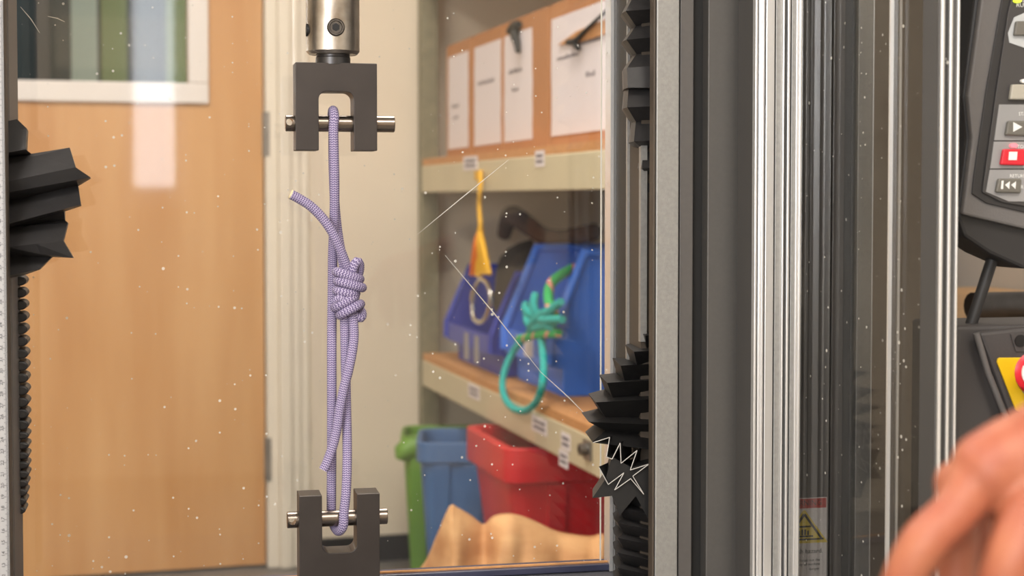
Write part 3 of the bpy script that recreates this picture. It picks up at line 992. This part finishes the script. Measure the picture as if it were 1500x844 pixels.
# right bellows, lower part: pleat ends fan out of the channel and curl up
q3 = 2.2
fan = [(255, 60, 1), (232, 70, 0), (236, 112, 1), (196, 122, 0), (206, 168, 1), (153, 167, 0), (166, 216, 1), (109, 222, 0), (127, 270, 1), (73, 285, 0), (104, 334, 1), (50, 348, 0), (104, 376, 1), (62, 413, 0)]
rings = []
for i, (zx, zy, val) in enumerate(fan):
    px, py = 840 + zx / q3, 460 + zy / q3
    d = 0.028 if not val else 0.048
    a = ml(px, py, d)
    b = Vector((xin + 0.043, d + (0.012 if val else 0.002), a.z + (0.002 if i < 10 else -0.006 * (i - 9) * 0.6)))
    cc = a + Vector((0.006, 0.05, 0.002))
    rings.append([cc, a, a.lerp(b, 0.45), b])
MB().loft(rings, closed=False, caps=False).build('bellows', 'bellows_black', mac, solid=0.0012)['label'] = 'fanned black bellows of the right column'
# curled end of the sheet, its cut edge facing the room
q8 = 3.84
curl = [(32, 340), (126, 310), (108, 420), (140, 432), (185, 342), (190, 456), (280, 384), (242, 494), (348, 460), (256, 528), (318, 630), (244, 542), (154, 606), (206, 510), (118, 575), (66, 478), (104, 545)]
edge = []
rings = []
for i, (zx, zy) in enumerate(curl):
    px, py = 860 + zx / q8, 560 + zy / q8
    a = ml(px, py, 0.018 if i > 1 else 0.027)
    edge.append(a)
    far = a + Vector((0.022, 0.05, -0.004)) + (Vector((xin + 0.02, 0.07, a.z)) - a) * 0.12
    rings.append([a, a.lerp(far, 0.5), far])
MB().loft(rings, closed=False, caps=False).build('bellows_curl', 'bellows_black', mac, solid=0.0008)
eo = MB()
for i in range(len(edge) - 2):
    eo.tube([edge[i] + Vector((0, -0.0006, 0)), edge[i + 1] + Vector((0, -0.0006, 0))], 0.00045, 6)
eo.build('bellows_cut_edge', 'bellows_edge', mac)
tail = [(104, 545), (30, 652), (140, 640), (182, 752), (275, 640), (345, 775), (372, 660), (372, 450), (250, 480), (140, 420)]
rings = [[ml(860 + x / q8, 560 + y / q8, 0.0215) for x, y in tail], [ml(860 + x / q8, 560 + y / q8, 0.0215) + Vector((0.012, 0.045, 0)) for x, y in tail]]
MB().loft(rings).build('bellows_tail', 'bellows_black', mac)
rows = []
k = 0
for yb in range(722, 900, 11):
    rows.append((914 if k % 2 else 905, yb + 4 * (k % 2), .052 if k % 2 else 0.03, 24)); k += 1
pleats('bellows', rrow, rows)['label'] = 'compressed black bellows below the curled one'
# warning label on the column cover
xl0, xl1 = fx(1146), fx(1213.5)
wl = ml(1190, 729, 0).z; wl_b = ml(1190, 752, 0).z - 0.075
t = box('warning_label', xl0, xl1, -0.0008, 0.0002, wl_b, wl, 'label_white', rc)
zr = ml(1190, 744, 0).z
box('label_band', xl0 + 0.0005, xl1 - 0.0008, -0.0012, -0.0006, zr, wl - 0.0008, 'label_red', t)
tx = MB()
text_mb('WARNING', 0.0075, lambda x, y: ((xl0 + xl1) / 2 + x, -0.0014, (zr + wl) / 2 + y), tx)
text_mb('Crush hazard.', 0.0064, lambda x, y: (xl1 - 0.004 + x, -0.0014, ml(1190, 807, 0).z + y), tx, 'RIGHT')
for s_, yv in (('Keep hands out the', 820), ('way of machine', 826), ('danger.', 833)):
    text_mb(s_, 0.0038, lambda x, y, yv=yv: (xl1 - 0.007 + x, -0.0014, ml(1190, yv, 0).z + y), tx, 'RIGHT')
cx = fx(1180)
zz0 = ml(1190, 795, 0).z; zz1 = ml(1190, 747, 0).z
tx.prism([(cx - 0.02, zz0 + 0.003), (cx + 0.02, zz0 + 0.003), (cx + 0.02, zz0 + 0.0045), (cx - 0.02, zz0 + 0.0045)], -0.0017, -0.0012)
for s_ in (-1, 1):
    tx.prism([(cx + s_ * 0.020, zz0 + 0.003), (cx + s_ * 0.0175, zz0 + 0.003), (cx - s_ * 0.0005, zz1 - 0.005), (cx + s_ * 0.001, zz1 - 0.003)], -0.0017, -0.0012)
for k in range(4): tx.box(cx - 0.006 + 0.003 * k, cx - 0.0042 + 0.003 * k, -0.0017, -0.0012, zz0 + 0.008, zz0 + 0.014 - 0.0012 * abs(k - 1.5))
tx.box(cx - 0.009, cx + 0.009, -0.0017, -0.0012, zz0 + 0.006, zz0 + 0.0075)
tx.box(cx - 0.009, cx + 0.007, -0.0017, -0.0012, zz0 + 0.0155, zz0 + 0.017)
MB().prism([(cx - 0.0245, zz0), (cx + 0.0245, zz0), (cx + 0.001, zz1), (cx - 0.001, zz1)], -0.0012, -0.0007).build('warning_triangle', 'label_yellow', t)
tx.build('label_print', 'ruler_ink', t)

# ------------------------------------------------------------------ rear safety shield
yp = DEP + 0.003
zpb = ml(720, 831, yp).z
sh_x0, sh_x1 = -0.03, ml(890, 400, yp).x
t = thing('safety_shield', 'clear scratched plastic safety shield behind the rope', 'shield', (0.3, yp, ZB), MM)
pn = box('pane', sh_x0, sh_x1, yp, yp + 0.005, zpb, ZT, 'pane_clear', t)
for a in (((612, 343), (745, 234)), ((652, 374), (792, 545)), ((792, 545), (872, 622)), ((30, 10), (58, 48)), ((70, 24), (95, 32))):
    p0 = ml(*a[0], yp - 0.0003); p1 = ml(*a[1], yp - 0.0003)
    MB().tube([p0, p0.lerp(p1, 0.5) + Vector((0.0008, 0, 0.0008)), p1], [0.0002, 0.00055, 0.0002], 6).build('scratch', 'scratch', pn)
box('pane_edge_strip', ml(880, 400, yp).x - 0.0007, ml(880, 400, yp).x + 0.0007, yp - 0.0012, yp - 0.0002, zpb, ZT, 'pane_edge', pn)
box('bottom_rail', sh_x0, sh_x1, yp - 0.012, yp + 0.014, ZB + 0.0005, zpb, 'rail_blue', t, 0.001)
box('bottom_rail_lip', sh_x0, sh_x1, yp - 0.005, yp - 0.0006, zpb + 0.0001, zpb + 0.0016, 'chipboard', t)
box('side_channel', sh_x1 - 0.0005, ml(903.5, 400, yp).x, yp - 0.014, yp + 0.01, ZB + 0.0005, ZT, 'alu', t, 0.001)
box('side_channel_lip', sh_x1 - 0.0015, ml(893, 400, yp).x, yp - 0.016, yp - 0.0141, ZB + 0.0005, ZT, 'alu', t)

# ------------------------------------------------------------------ grips, pins and rope
YC = 0.08
HD = 0.0155
YF = YC - HD


def gp(px, py, d=YF): return ml(px, py, d)


def arc(cx, cz, r, a0, a1, n=6):
    return [(cx + r * math.cos(math.radians(a0 + (a1 - a0) * i / n)), cz + r * math.sin(math.radians(a0 + (a1 - a0) * i / n))) for i in range(n + 1)]


def tocap(p): return (p.x, p.z)


# upper clevis
cx = gp(491.5, 40, YC).x
o0, o1 = gp(433, 150).x, gp(552.5, 150).x
s0, s1 = gp(467, 180).x, gp(518.5, 180).x
zt_, zb_, zs = gp(492, 92).z, gp(492, 220.5).z, gp(492, 134).z
rr = 0.0075
poly = [(o0, zb_), (s0, zb_)] + arc(s0 + rr, zs - rr, rr, 180, 90) + arc(s1 - rr, zs - rr, rr, 90, 0) + [(s1, zb_), (o1, zb_), (o1, zt_), (o0, zt_)]
ug = thing('upper_clevis_grip', 'dark steel clevis hanging from a polished rod above the rope', 'grip', (cx, YC, zb_), MM, 'clevis grips')
cl = MB().prism(poly, YF, YC + HD).build('clevis', 'clevis_steel', ug, 0.0006)
# bare machined inner faces of the slot
rw0 = gp(448.5, 60, YC).x; rw1 = gp(526.5, 60, YC).x
rod_r = (rw1 - rw0) / 2
rcx = (rw0 + rw1) / 2
zr0 = gp(490, 80.5, YC).z
prof = [(rod_r - 0.0025, zr0), (rod_r, zr0 + 0.003), (rod_r, 1.36)]
N = 64
MB().loft([[(rcx + r * math.cos(2 * math.pi * i / N), YC + r * math.sin(2 * math.pi * i / N), z) for i in range(N)] for r, z in prof]).build('adapter_rod', 'rod_steel', ug, smooth=30)
nk = (gp(514, 88, YC).x - gp(463, 88, YC).x) / 2
MB().loft([[(rcx + r * math.cos(2 * math.pi * i / 40), YC + r * math.sin(2 * math.pi * i / 40), z) for i in range(40)] for r, z in ((nk, zt_ - 0.001), (nk, zr0 - 0.003), (nk * 0.96, zr0 - 0.002), (nk * 0.96, zr0 + 0.002))]).build('threaded_neck', 'dark_metal', ug, smooth=30)
sx, sz = gp(492, 40, YC - rod_r).x, gp(492, 40, YC - rod_r).z
r_s = 0.0083
scr = MB().loft([[(sx + r * math.cos(2 * math.pi * i / 32), y, sz + r * math.sin(2 * math.pi * i / 32)) for i in range(32)] for r, y in ((r_s, YC - rod_r + 0.004), (r_s, YC - rod_r - 0.0008), (r_s * 0.88, YC - rod_r - 0.0022), (r_s * 0.72, YC - rod_r - 0.0022), (r_s * 0.66, YC - rod_r - 0.0012), (r_s * 0.45, YC - rod_r - 0.0012))]).build('set_screw', 'rod_screw', ug, smooth=30)
MB().prism([(sx + r_s * 0.46 * math.cos(math.radians(60 * i + 30)), sz + r_s * 0.46 * math.sin(math.radians(60 * i + 30))) for i in range(6)], YC - rod_r - 0.0016, YC - rod_r).build('hex_socket', 'socket_black', scr)
MB().cyl((rcx - rod_r - 0.0004, YC - 0.004, sz - 0.001), (rcx - rod_r + 0.003, YC - 0.004, sz - 0.001), 0.006, 20).build('side_screw', 'socket_black', ug)

# lower clevis
lo0, lo1 = gp(438.5, 780).x, gp(556.5, 780).x
ls0, ls1 = gp(472, 780).x, gp(523, 780).x
lzt, lzs = gp(497, 725).z, gp(497, 810).z
poly = [(lo0, ZB), (lo1, ZB), (lo1, lzt), (ls1, lzt)] + arc(ls1 - rr, lzs + rr, rr, 0, -90) + arc(ls0 + rr, lzs + rr, rr, 270, 180) + [(ls0, lzt), (lo0, lzt)]
lg = thing('lower_clevis_grip', 'dark steel clevis standing upright below the rope', 'grip', ((lo0 + lo1) / 2, YC, ZB), MM, 'clevis grips')
MB().prism(poly, YF, YC + HD).build('clevis', 'clevis_steel', lg, 0.0006)


def clevis_pin(label, px0, px1, py, hole_px, hole_py):
    a = gp(px0, py, YC); b = gp(px1, py, YC)
    r = 0.0078
    z = a.z
    hx = gp(hole_px, hole_py, YC - r).x; hz = gp(hole_px, hole_py, YC - r).z
    t = thing('clevis_pin', label, 'pin', ((a.x + b.x) / 2, YC, z - r), MM, 'clevis pins')
    N = 48
    rings = [[(x, YC + q_ * math.cos(2 * math.pi * i / N), z + q_ * math.sin(2 * math.pi * i / N)) for i in range(N)] for x, q_ in ((a.x, r - 0.0005), (a.x + 0.0005, r), (b.x - 0.0005, r), (b.x, r - 0.0005))]
    sh_ = MB().loft(rings).build('pin_shaft', 'pin_steel', t, smooth=30)
    cu = MB().cyl((hx, YC - 0.03, hz), (hx, YC + 0.03, hz + 0.0), 0.0033, 24).build('cutter', 'pin_steel', t)
    cut(sh_, cu)
    return t, z, r


tp, zp1, rp = clevis_pin('cross pin with drilled end through the upper clevis', 418, 577.5, 180.5, 424.5, 178.5)
bp_, zp2, rp = clevis_pin('cross pin with drilled end through the lower clevis', 420.5, 567, 762, 428.5, 764.5)

# rope
RR = 0.0046


def rp_(pts): return [ml(x, y, YC + d) for x, y, d in pts]


o_ = rp + RR + 0.0002
top_c = ml(488, 180.5, YC); bot_c = ml(495, 762, YC)
main = rp_([(511, 425, .001), (506, 400, .001), (500, 372, .004), (494, 335, .009), (490, 290, .012), (488, 230, o_), (488, 185, o_)])
x_t = top_c.x
for an in (20, 55, 90, 125, 160): main.append(Vector((x_t, YC + o_ * math.cos(math.radians(an)), zp1 + o_ * math.sin(math.radians(an)))))
main += rp_([(488.5, 188, -o_), (489, 215, -o_), (490, 260, -.010), (490, 300, -.005), (489, 335, .002), (487.5, 370, .013), (487, 410, .0185), (486.5, 450, .0165), (486, 500, .010), (486, 560, .008), (486, 640, .0105), (485.5, 715, o_), (485.5, 757, o_)])
xa = ml(486, 762, YC).x; xb = ml(503, 762, YC).x
for k, an in enumerate((-20, -55, -90, -125, -160)):
    main.append(Vector((xa + (xb - xa) * (k + 0.8) / 5.4, YC + o_ * math.cos(math.radians(an)), zp2 + o_ * math.sin(math.radians(an)))))
main += rp_([(504, 750, -o_), (507, 720, -.011), (508.5, 680, -.005), (508.5, 640, .0), (507.5, 600, .002), (506.5, 550, .003), (505.5, 500, .002), (505, 462, .001), (507, 440, .001)])
tail1 = rp_([(426.5, 285, -.016), (438, 291, -.0155), (455, 302, -.015), (472, 319, -.0145), (486, 339, -.014), (497, 362, -.012), (506, 385, -.008), (512, 402, -.003), (514, 420, .0)])
tail2 = rp_([(513, 445, .0), (517, 468, -.002), (518.5, 490, -.004), (516.5, 512, -.007), (511, 540, -.0085), (504, 568, -.009), (498, 598, -.0085), (493.5, 628, -.008), (487, 655, -.0085), (478, 680, -.0095), (473.5, 689, -.010)])
ro = thing('knotted_rope', 'lavender braided rope loop with a barrel knot and two tails', 'rope', ml(495, 785, YC), MM)
mb = MB()
for p in (main, tail1, tail2): mb.tube(p, RR, 16, 0.0022)
mb.build('rope_strand', 'lavender_rope', ro, smooth=60)


def wrap(xl, yl, xr, yr, b=0.0105, yc=-0.0005, sag=0.0, back=None):
    """one turn of the knot: a tilted ring, front passing from (xl, yl) to (xr, yr)"""
    r_px = 7.0
    x0, x1 = xl + r_px, xr - r_px
    pts = []
    n = 28
    for i in range(n):
        an = 2 * math.pi * i / n
        cx_ = (x0 + x1) / 2 + (x1 - x0) / 2 * math.copysign(abs(math.cos(an)) ** 0.85, math.cos(an))
        f = (cx_ - x0) / (x1 - x0)
        y = yl + (yr - yl) * f
        s_ = math.sin(an)
        dd = yc - b * math.copysign(abs(s_) ** 0.85, s_)
        y += sag * max(0, s_)
        if back and s_ < 0: y += back * (-s_)
        pts.append(ml(cx_, y, YC + dd))
    return pts


kn = MB()
for a in (wrap(486, 398, 534, 409, .0112), wrap(487.5, 411.5, 537.5, 421.5, .0122), wrap(486.5, 425, 528, 430, .0108, sag=1.5),
          wrap(484, 450.5, 527, 434.5, .0112, sag=0), wrap(491, 461.5, 535, 445.5, .0118)):
    kn.tube(a, RR * 1.0, 16, 0.0022, closed=True)
kn.tube(rp_([(513, 412, -.002), (515, 402, -.0055), (518, 391, -.008), (522.5, 383.5, -.007), (526.5, 387, -.003), (526, 398, .002), (521, 412, .006)]), RR, 16, 0.0022)
kn.tube(rp_([(510, 452, .004), (524, 452, .008), (530, 458, .006), (528.5, 465.5, .001), (519, 463, .0)]), RR, 16, 0.0022)
kn.tube(rp_([(491, 442, -.009), (496, 437, -.0118), (507, 442, -.0115)]), RR * 0.8, 16, 0.0022)
kn.build('barrel_knot', 'lavender_rope', ro, smooth=60)
MB().tube([tail1[0] + (tail1[0] - tail1[1]).normalized() * 0.0012, tail1[0]], [RR * 0.9, RR * 1.06], 16).build('melted_end', 'rope_core', ro)

# ------------------------------------------------------------------ swung-open shield door
hl = MI @ at_depth(1107, 400, 1.455); hr = MI @ at_depth(1174, 400, 1.455)
ydoor = hl.y
t = thing('shield_door', 'clear shield door swung open, framed by ribbed aluminium profiles', 'door', (hl.x, hl.y, ZB), MM)
hx0 = hl.x; yd = ydoor
prof_px = [(1105, 1109, 0, 'alu'), (1110, 1113.5, .004, 'alu'), (1115, 1119, 0, 'alu'), (1120.5, 1133, .002, 'alu'), (1134.5, 1144, .005, 'silver_anod'), (1145, 1148, 0.001, 'alu'), (1152, 1156, .001, 'alu'), (1157.5, 1163, .005, 'silver_anod'), (1164.5, 1168.5, .002, 'alu'), (1169.5, 1174, 0, 'alu')]
D0, D1 = ZB + 0.006, 1.6
hp_ = box('hinge_profile', ml(1105, 400, yd).x, ml(1149.5, 400, yd).x, yd + 0.008, yd + 0.045, D0, D1, 'alu_groove', t)
hp2 = box('hinge_profile', ml(1151.5, 400, yd).x, ml(1174, 400, yd).x, yd + 0.008, yd + 0.045, D0, D1, 'alu_groove', t)
for (a, b, d, m) in prof_px:
    r_ = ml(a, 400, yd + d).x, ml(b, 400, yd + d).x
    box('profile_rib', r_[0], r_[1], yd + d, yd + 0.0078, D0, D1, m, hp_ if b < 1150 else hp2, 0.0007)
# bracket that ties the hinge profiles to the column
box('hinge_bracket', hx0 + 0.006, hx0 + 0.035, yd + 0.0455, -0.0005, 1.5, 1.55, 'grey_anod', t)
box('hinge_bracket', hx0 + 0.006, hx0 + 0.035, yd + 0.0455, -0.0005, ZB + 0.01, ZB + 0.04, 'grey_anod', t)
A = MI @ at_depth(1172, 400, 1.46); A.z = 0
B = MI @ at_depth(1392, 400, 1.24); B.z = 0
dv = (B - A).normalized(); nv = Vector((-dv.y, dv.x, 0))


def slab(name, a, b, n0, n1, z0, z1, m, parent, bevel=0):
    P = [A.lerp(B, a) + nv * n0, A.lerp(B, b) + nv * n0, A.lerp(B, b) + nv * n1, A.lerp(B, a) + nv * n1]
    return MB().prism_z([(p.x, p.y) for p in P], z0, z1).build(name, m, parent, bevel)


dp = slab('door_pane', 0.02, 0.985, -0.0025, 0.0025, D0 + 0.03, D1, 'pane_door', t)
dirAB = math.atan2(dv.y, dv.x)


def t_at(px):
    lo, hi = 0.0, 1.0
    for _ in range(40):
        m_ = (lo + hi) / 2
        p = MM @ (A.lerp(B, m_) + Vector((0, 0, 0.93)))
        d = RC.transposed() @ (p - EYE)
        if 750 + F * d.x / -d.z < px: lo = m_
        else: hi = m_
    return (lo + hi) / 2


k = t_at(1309)
slab('pane_strip', k, k + 0.008, -0.006, -0.0027, D0 + 0.03, D1, 'alu', t)
slab('pane_strip', k, k + 0.008, 0.0027, 0.005, D0 + 0.03, D1, 'alu', t)
k2 = t_at(1357); k3 = t_at(1371)
slab('door_dark_band', k2, k3, -0.004, -0.0027, D0 + 0.03, D1, 'band_purple', t)  # dark purple band laid on the pane near its free end
# free-end profile: three bright ribs on a dark core
ep = MB()
E = at_depth(1376, 400, 1.24); 
xe = [MI @ at_depth(p, 400, 1.24) for p in (1374, 1407)]
y_e = xe[0].y
fpr = MB().box(xe[0].x, xe[1].x, y_e + 0.003, y_e + 0.03, D0, D1).build('end_profile', 'alu_groove', t, 0.0005)
for p0, p1 in ((1376, 1381.5), (1389.5, 1394.5), (1402, 1406)):
    box('profile_rib', (MI @ at_depth(p0, 400, 1.24)).x, (MI @ at_depth(p1, 400, 1.24)).x, y_e, y_e + 0.0032, D0, D1, 'alu', fpr, 0.0008)

# ------------------------------------------------------------------ control handset
YH = -0.20


def hpoly(name, pts, d0, d1, m, parent, bevel=0):
    P = [ml(x, y, YH) for x, y in pts]
    return MB().prism([(p.x, p.z) for p in P], YH + d0, YH + d1).build(name, m, parent, bevel)


hb = ml(1460, 380, YH)
t = thing('control_handset', 'dark grey machine handset with play, red stop and rewind buttons', 'control panel', hb, MM)
RX = 1640
hpoly('handset_body', [(1436, -40), (1413, 142), (1419, 203), (1407, 300), (1406, 318), (1416, 347), (1453, 372), (1502, 394), (RX, 400), (RX, -40)], 0.004, 0.05, 'handset_black', t, 0.003)
hpoly('handset_bezel', [(1440, -40), (1415, 142), (1421, 203), (1409, 300), (1407, 314), (1500, 336), (RX, 340), (RX, -40)], -0.004, 0.0035, 'handset_grey', t, 0.002)
hpoly('face_border', [(1470, -40), (1459, 20), (1440, 130), (1421, 262), (1419, 284), (1440, 298), (1500, 312), (RX, 314), (RX, -40)], -0.006, -0.0045, 'handset_black', t, 0.0006)
fp = hpoly('face_panel', [(1484, -40), (1470, 20), (1452, 140), (1434, 270), (1433, 282), (1460, 296), (1500, 303), (RX, 306), (RX, -40)], -0.0078, -0.0062, 'membrane_dark', t, 0.0005)
hpoly('membrane_field', [(1456, 154), (RX, 154), (RX, 206), (1449, 206)], -0.0086, -0.0079, 'membrane_grey', t)
hpoly('membrane_field', [(1448.5, 208), (RX, 208), (RX, 247), (1443, 247)], -0.0086, -0.0079, 'membrane_grey', t)
hpoly('membrane_field', [(1442.5, 249), (RX, 249), (RX, 297), (1470, 295), (1437, 281)], -0.0086, -0.0079, 'membrane_grey', t)
hpoly('membrane_field', [(1478, 27), (1503, 16), (RX, 10), (RX, 80), (1500, 74), (1471, 64), (1469, 50)], -0.0086, -0.0079, 'membrane_pale', t, 0.0004)
hpoly('button', [(1478, 33), (1560, 33), (1560, 54), (1475, 54)], -0.0125, -0.0087, 'button_grey', t, 0.0012)
hpoly('button', [(1472, 125), (1560, 125), (1560, 148), (1469, 147)], -0.0125, -0.0079, 'button_pale', t, 0.0012)
b1 = hpoly('button', [(1466, 178), (1497, 178), (1496, 200), (1462, 199)], -0.0125, -0.0087, 'button_grey', t, 0.0014)
b1['label'] = 'grey button with white play triangle'
b2 = hpoly('button', [(1459, 219), (1492, 219), (1491, 243), (1455, 242)], -0.0125, -0.0087, 'button_red', t, 0.0014)
b2['label'] = 'red stop button with white square'
b3 = hpoly('button', [(1452, 262), (1486, 262), (1485, 283), (1448, 282)], -0.0125, -0.0087, 'button_grey', t, 0.0014)
b3['label'] = 'grey button with white rewind mark'
hpoly('icon', [(1473, 180), (1486, 187), (1473, 194)], -0.0129, -0.0124, 'icon_white', b1)
hpoly('icon', [(1467, 223), (1479, 223), (1478, 235), (1466, 235)], -0.0129, -0.0124, 'icon_white', b2)
hpoly('icon', [(1456, 265), (1459, 265), (1458, 277), (1455, 277)], -0.0129, -0.0124, 'icon_white', b3)
hpoly('icon', [(1461, 271), (1468, 266), (1467, 277)], -0.0129, -0.0124, 'icon_white', b3)
hpoly('icon', [(1470, 271), (1477, 266), (1476, 277)], -0.0129, -0.0124, 'icon_white', b3)
for (x, y, m) in ((1476, 214, 'led_red'), (1482, 3, 'led_green'), (1492, 120, 'icon_white')):
    hpoly('indicator_light', [(x + 5.5 * math.cos(math.radians(a)), y + 3.2 * math.sin(math.radians(a))) for a in range(0, 360, 30)], -0.0105, -0.0062, m, t)
tx = MB()
pz = lambda px, py: ml(px, py, YH - 0.0089)
for (s_, px, py, sz_) in (('TEST', 1489, -1, 0.0055), ('RUN', 1489, 7, 0.0055), ('RETURN', 1479, 258, 0.0042), ('STOP', 1487, 215, 0.0042), ('START', 1492, 167, 0.0042), ('R', 1495, 274, 0.0042)):
    c0 = pz(px, py)
    dd = -0.0089 if s_ not in ('TEST', 'RUN') else -0.0082
    text_mb(s_, sz_, lambda x, y: (c0.x + x, YH + dd, c0.z + y), tx, 'LEFT')
tx.build('panel_print', 'icon_white', fp)
# support arm under the handset, bracket down to the console
a0 = ml(1456, 372, YH + 0.03); a1 = ml(1419, 486, YH + 0.03)
MB().tube([a0, a1], 0.0052, 16).build('support_arm', 'handset_black', t, smooth=50)

# ------------------------------------------------------------------ emergency stop console
t = thing('emergency_stop_console', 'dark grey console with yellow plate and red emergency stop', 'control panel', (ml(1460, 700, YH).x, YH, 0), MM)


def cp_(pts, zfloor=None): return [(ml(x, y, YH).x, ml(x, y, YH).z) for x, y in pts]


x0 = ml(1404, 600, YH).x; xr = ml(RX, 600, YH).x; ztop = ml(1420, 478, YH).z
MB().prism([(x0, 0.001), (xr, 0.001), (xr, ztop), (x0, ztop)], YH + 0.004, YH + 0.09).build('console_body', 'console_dark', t, 0.003)
pl = cp_([(1428, 486), (1500, 478), (RX, 478), (RX, 640), (1490, 640), (1478, 620)])
MB().prism(pl, YH - 0.008, YH + 0.0035).build('console_face', 'console_dark', t, 0.003)
MB().tube([ml(1430, 488, YH - 0.006), ml(1447, 545, YH - 0.006), ml(1480, 628, YH - 0.006)], 0.0028, 10).build('face_bevel', 'handset_grey', t, smooth=60)
pc = ml(1506, 560, YH - 0.008)
yl_pts = [(1453, 524), (1456, 522.5), (RX, 522), (RX, 602), (1486, 602), (1479, 598), (1452, 529)]
MB().prism(cp_(yl_pts), YH - 0.0105, YH - 0.0082).build('yellow_plate', 'estop_yellow', t, 0.0006)
hx_, hz_ = cp_([(1486, 498)])[0]
hol = MB().prism([(p[0], p[1]) for p in cp_([(1472, 488), (1497, 487), (1502, 514), (1480, 514)])], YH - 0.0094, YH - 0.0082).build('lock_plate', 'console_dark', t, 0.0004)
MB().cyl((hx_, YH - 0.0105, hz_), (hx_, YH - 0.0082, hz_), 0.0052, 20).build('lock_hole', 'socket_black', hol)
ec = ml(1509, 556, YH)
ez, ex = ec.z, ec.x
N = 32
rings = [[(ex + r * math.cos(2 * math.pi * i / N), YH - y, ez + r * math.sin(2 * math.pi * i / N)) for i in range(N)] for r, y in ((0.016, 0.0104), (0.0155, 0.018))]
MB().loft(rings).build('button_collar', 'button_pale', t, smooth=40)
ez2 = ml(1518, 530, YH - 0.03).z; ex2 = ml(1510, 530, YH - 0.036).x
rings = [[(ex + (ex2 - ex) * min(1, (y - .018) / 0.02) + r * math.cos(2 * math.pi * i / N), YH - y, ez + (ez2 - ez) * 0.6 * min(1, (y - .018) / 0.02) + r * math.sin(2 * math.pi * i / N)) for i in range(N)] for r, y in ((0.012, 0.018), (0.0125, 0.026), (0.0165, 0.029), (0.0175, 0.034), (0.0165, 0.039), (0.012, 0.042))]
mu = MB().loft(rings).build('mushroom_button', 'estop_red', t, smooth=50)
mx_, mz_ = ex2, ez + (ez2 - ez) * 0.6
aw = MB()
for k in range(3):
    an0 = 30 + 120 * k
    P = [(mx_ + 0.0085 * math.cos(math.radians(an0 + s_)), mz_ + 0.0085 * math.sin(math.radians(an0 + s_))) for s_ in range(0, 80, 10)]
    Q = [(mx_ + 0.0120 * math.cos(math.radians(an0 + s_)), mz_ + 0.0120 * math.sin(math.radians(an0 + s_))) for s_ in range(70, -10, -10)]
    aw.prism(P + Q, YH - 0.0432, YH - 0.040)
aw.build('turn_arrows', 'icon_white', mu)

# ------------------------------------------------------------------ the operator's hand
def hd(x, y, z): return at_depth(x, y, z)


mb = MB()


def limb(pts, rad):
    mb.tube(pts, rad, 16, 0.004)
    for p, r in zip(pts, rad): mb.sphere(p, r, 16, 10)


Z0 = 0.68
# forearm, wrist, back of hand
limb([hd(1900, 480, Z0 + .12), hd(1680, 570, Z0 + .06), hd(1560, 640, Z0 + .02), hd(1490, 676, Z0)], [.034, .029, .0215, .0195])
limb([hd(1490, 672, Z0), hd(1450, 688, Z0 - .002), hd(1424, 712, Z0 - .004)], [.0192, .0172, .0125])      # index side of the palm
limb([hd(1500, 690, Z0 + .022), hd(1450, 696, Z0 + .020), hd(1400, 706, Z0 + .014)], [.017, .0155, .0092])
limb([hd(1520, 700, Z0 + .04), hd(1470, 715, Z0 + .038), hd(1425, 730, Z0 + .036)], [.016, .014, .0095])
limb([hd(1530, 720, Z0 + .055), hd(1490, 740, Z0 + .054), hd(1455, 756, Z0 + .052)], [.014, .012, .0085])
# index finger: out and down to the lower left
limb([hd(1424, 712, Z0 - .004), hd(1398, 752, Z0 - .008), hd(1352, 798, Z0 - .010), hd(1318, 866, Z0 - .006), hd(1306, 930, Z0 + .004), hd(1306, 985, Z0 + .01)], [.0122, .0103, .0104, .0092, .0086, .0066])
# middle finger: its knuckle stands proud behind the index finger
limb([hd(1400, 706, Z0 + .014), hd(1404, 770, Z0 + .02), hd(1402, 850, Z0 + .022), hd(1410, 940, Z0 + .018), hd(1424, 985, Z0 + .012)], [.0096, .0092, .0092, .0084, .007])
limb([hd(1425, 730, Z0 + .036), hd(1425, 800, Z0 + .042), hd(1440, 890, Z0 + .04), hd(1460, 950, Z0 + .03), hd(1478, 960, Z0 + .02)], [.0095, .009, .0088, .008, .0068])
limb([hd(1455, 756, Z0 + .052), hd(1450, 820, Z0 + .058), hd(1468, 890, Z0 + .05), hd(1490, 920, Z0 + .04)], [.0085, .008, .0076, .0062])
# thumb: leaves the side of the palm and closes down towards the fingers
limb([hd(1545, 690, Z0 - .004), hd(1508, 770, Z0 - .018), hd(1476, 838, Z0 - .022), hd(1450, 900, Z0 - .014), hd(1436, 940, Z0 - .006)], [.0165, .0135, .0112, .0102, .0078])
pb = hd(1490, 676, Z0)
per = thing('person', "operator's bare hand with pointing index finger reaching past the console", 'person', pb)
body = mb.build('arm', 'skin', per, smooth=180)
q = body.modifiers.new('remesh', 'REMESH'); q.mode = 'VOXEL'; q.voxel_size = 0.0016; q.use_smooth_shade = True
q = body.modifiers.new('smooth', 'SMOOTH'); q.factor = 0.5; q.iterations = 7
e0 = hd(1700, 562, Z0 + .065); e1 = hd(1920, 472, Z0 + .125)
MB().tube([e0, e0.lerp(e1, 0.5), e1], [.036, .041, .044], 24, 0.02).build('sleeve', 'sleeve', per, smooth=60)
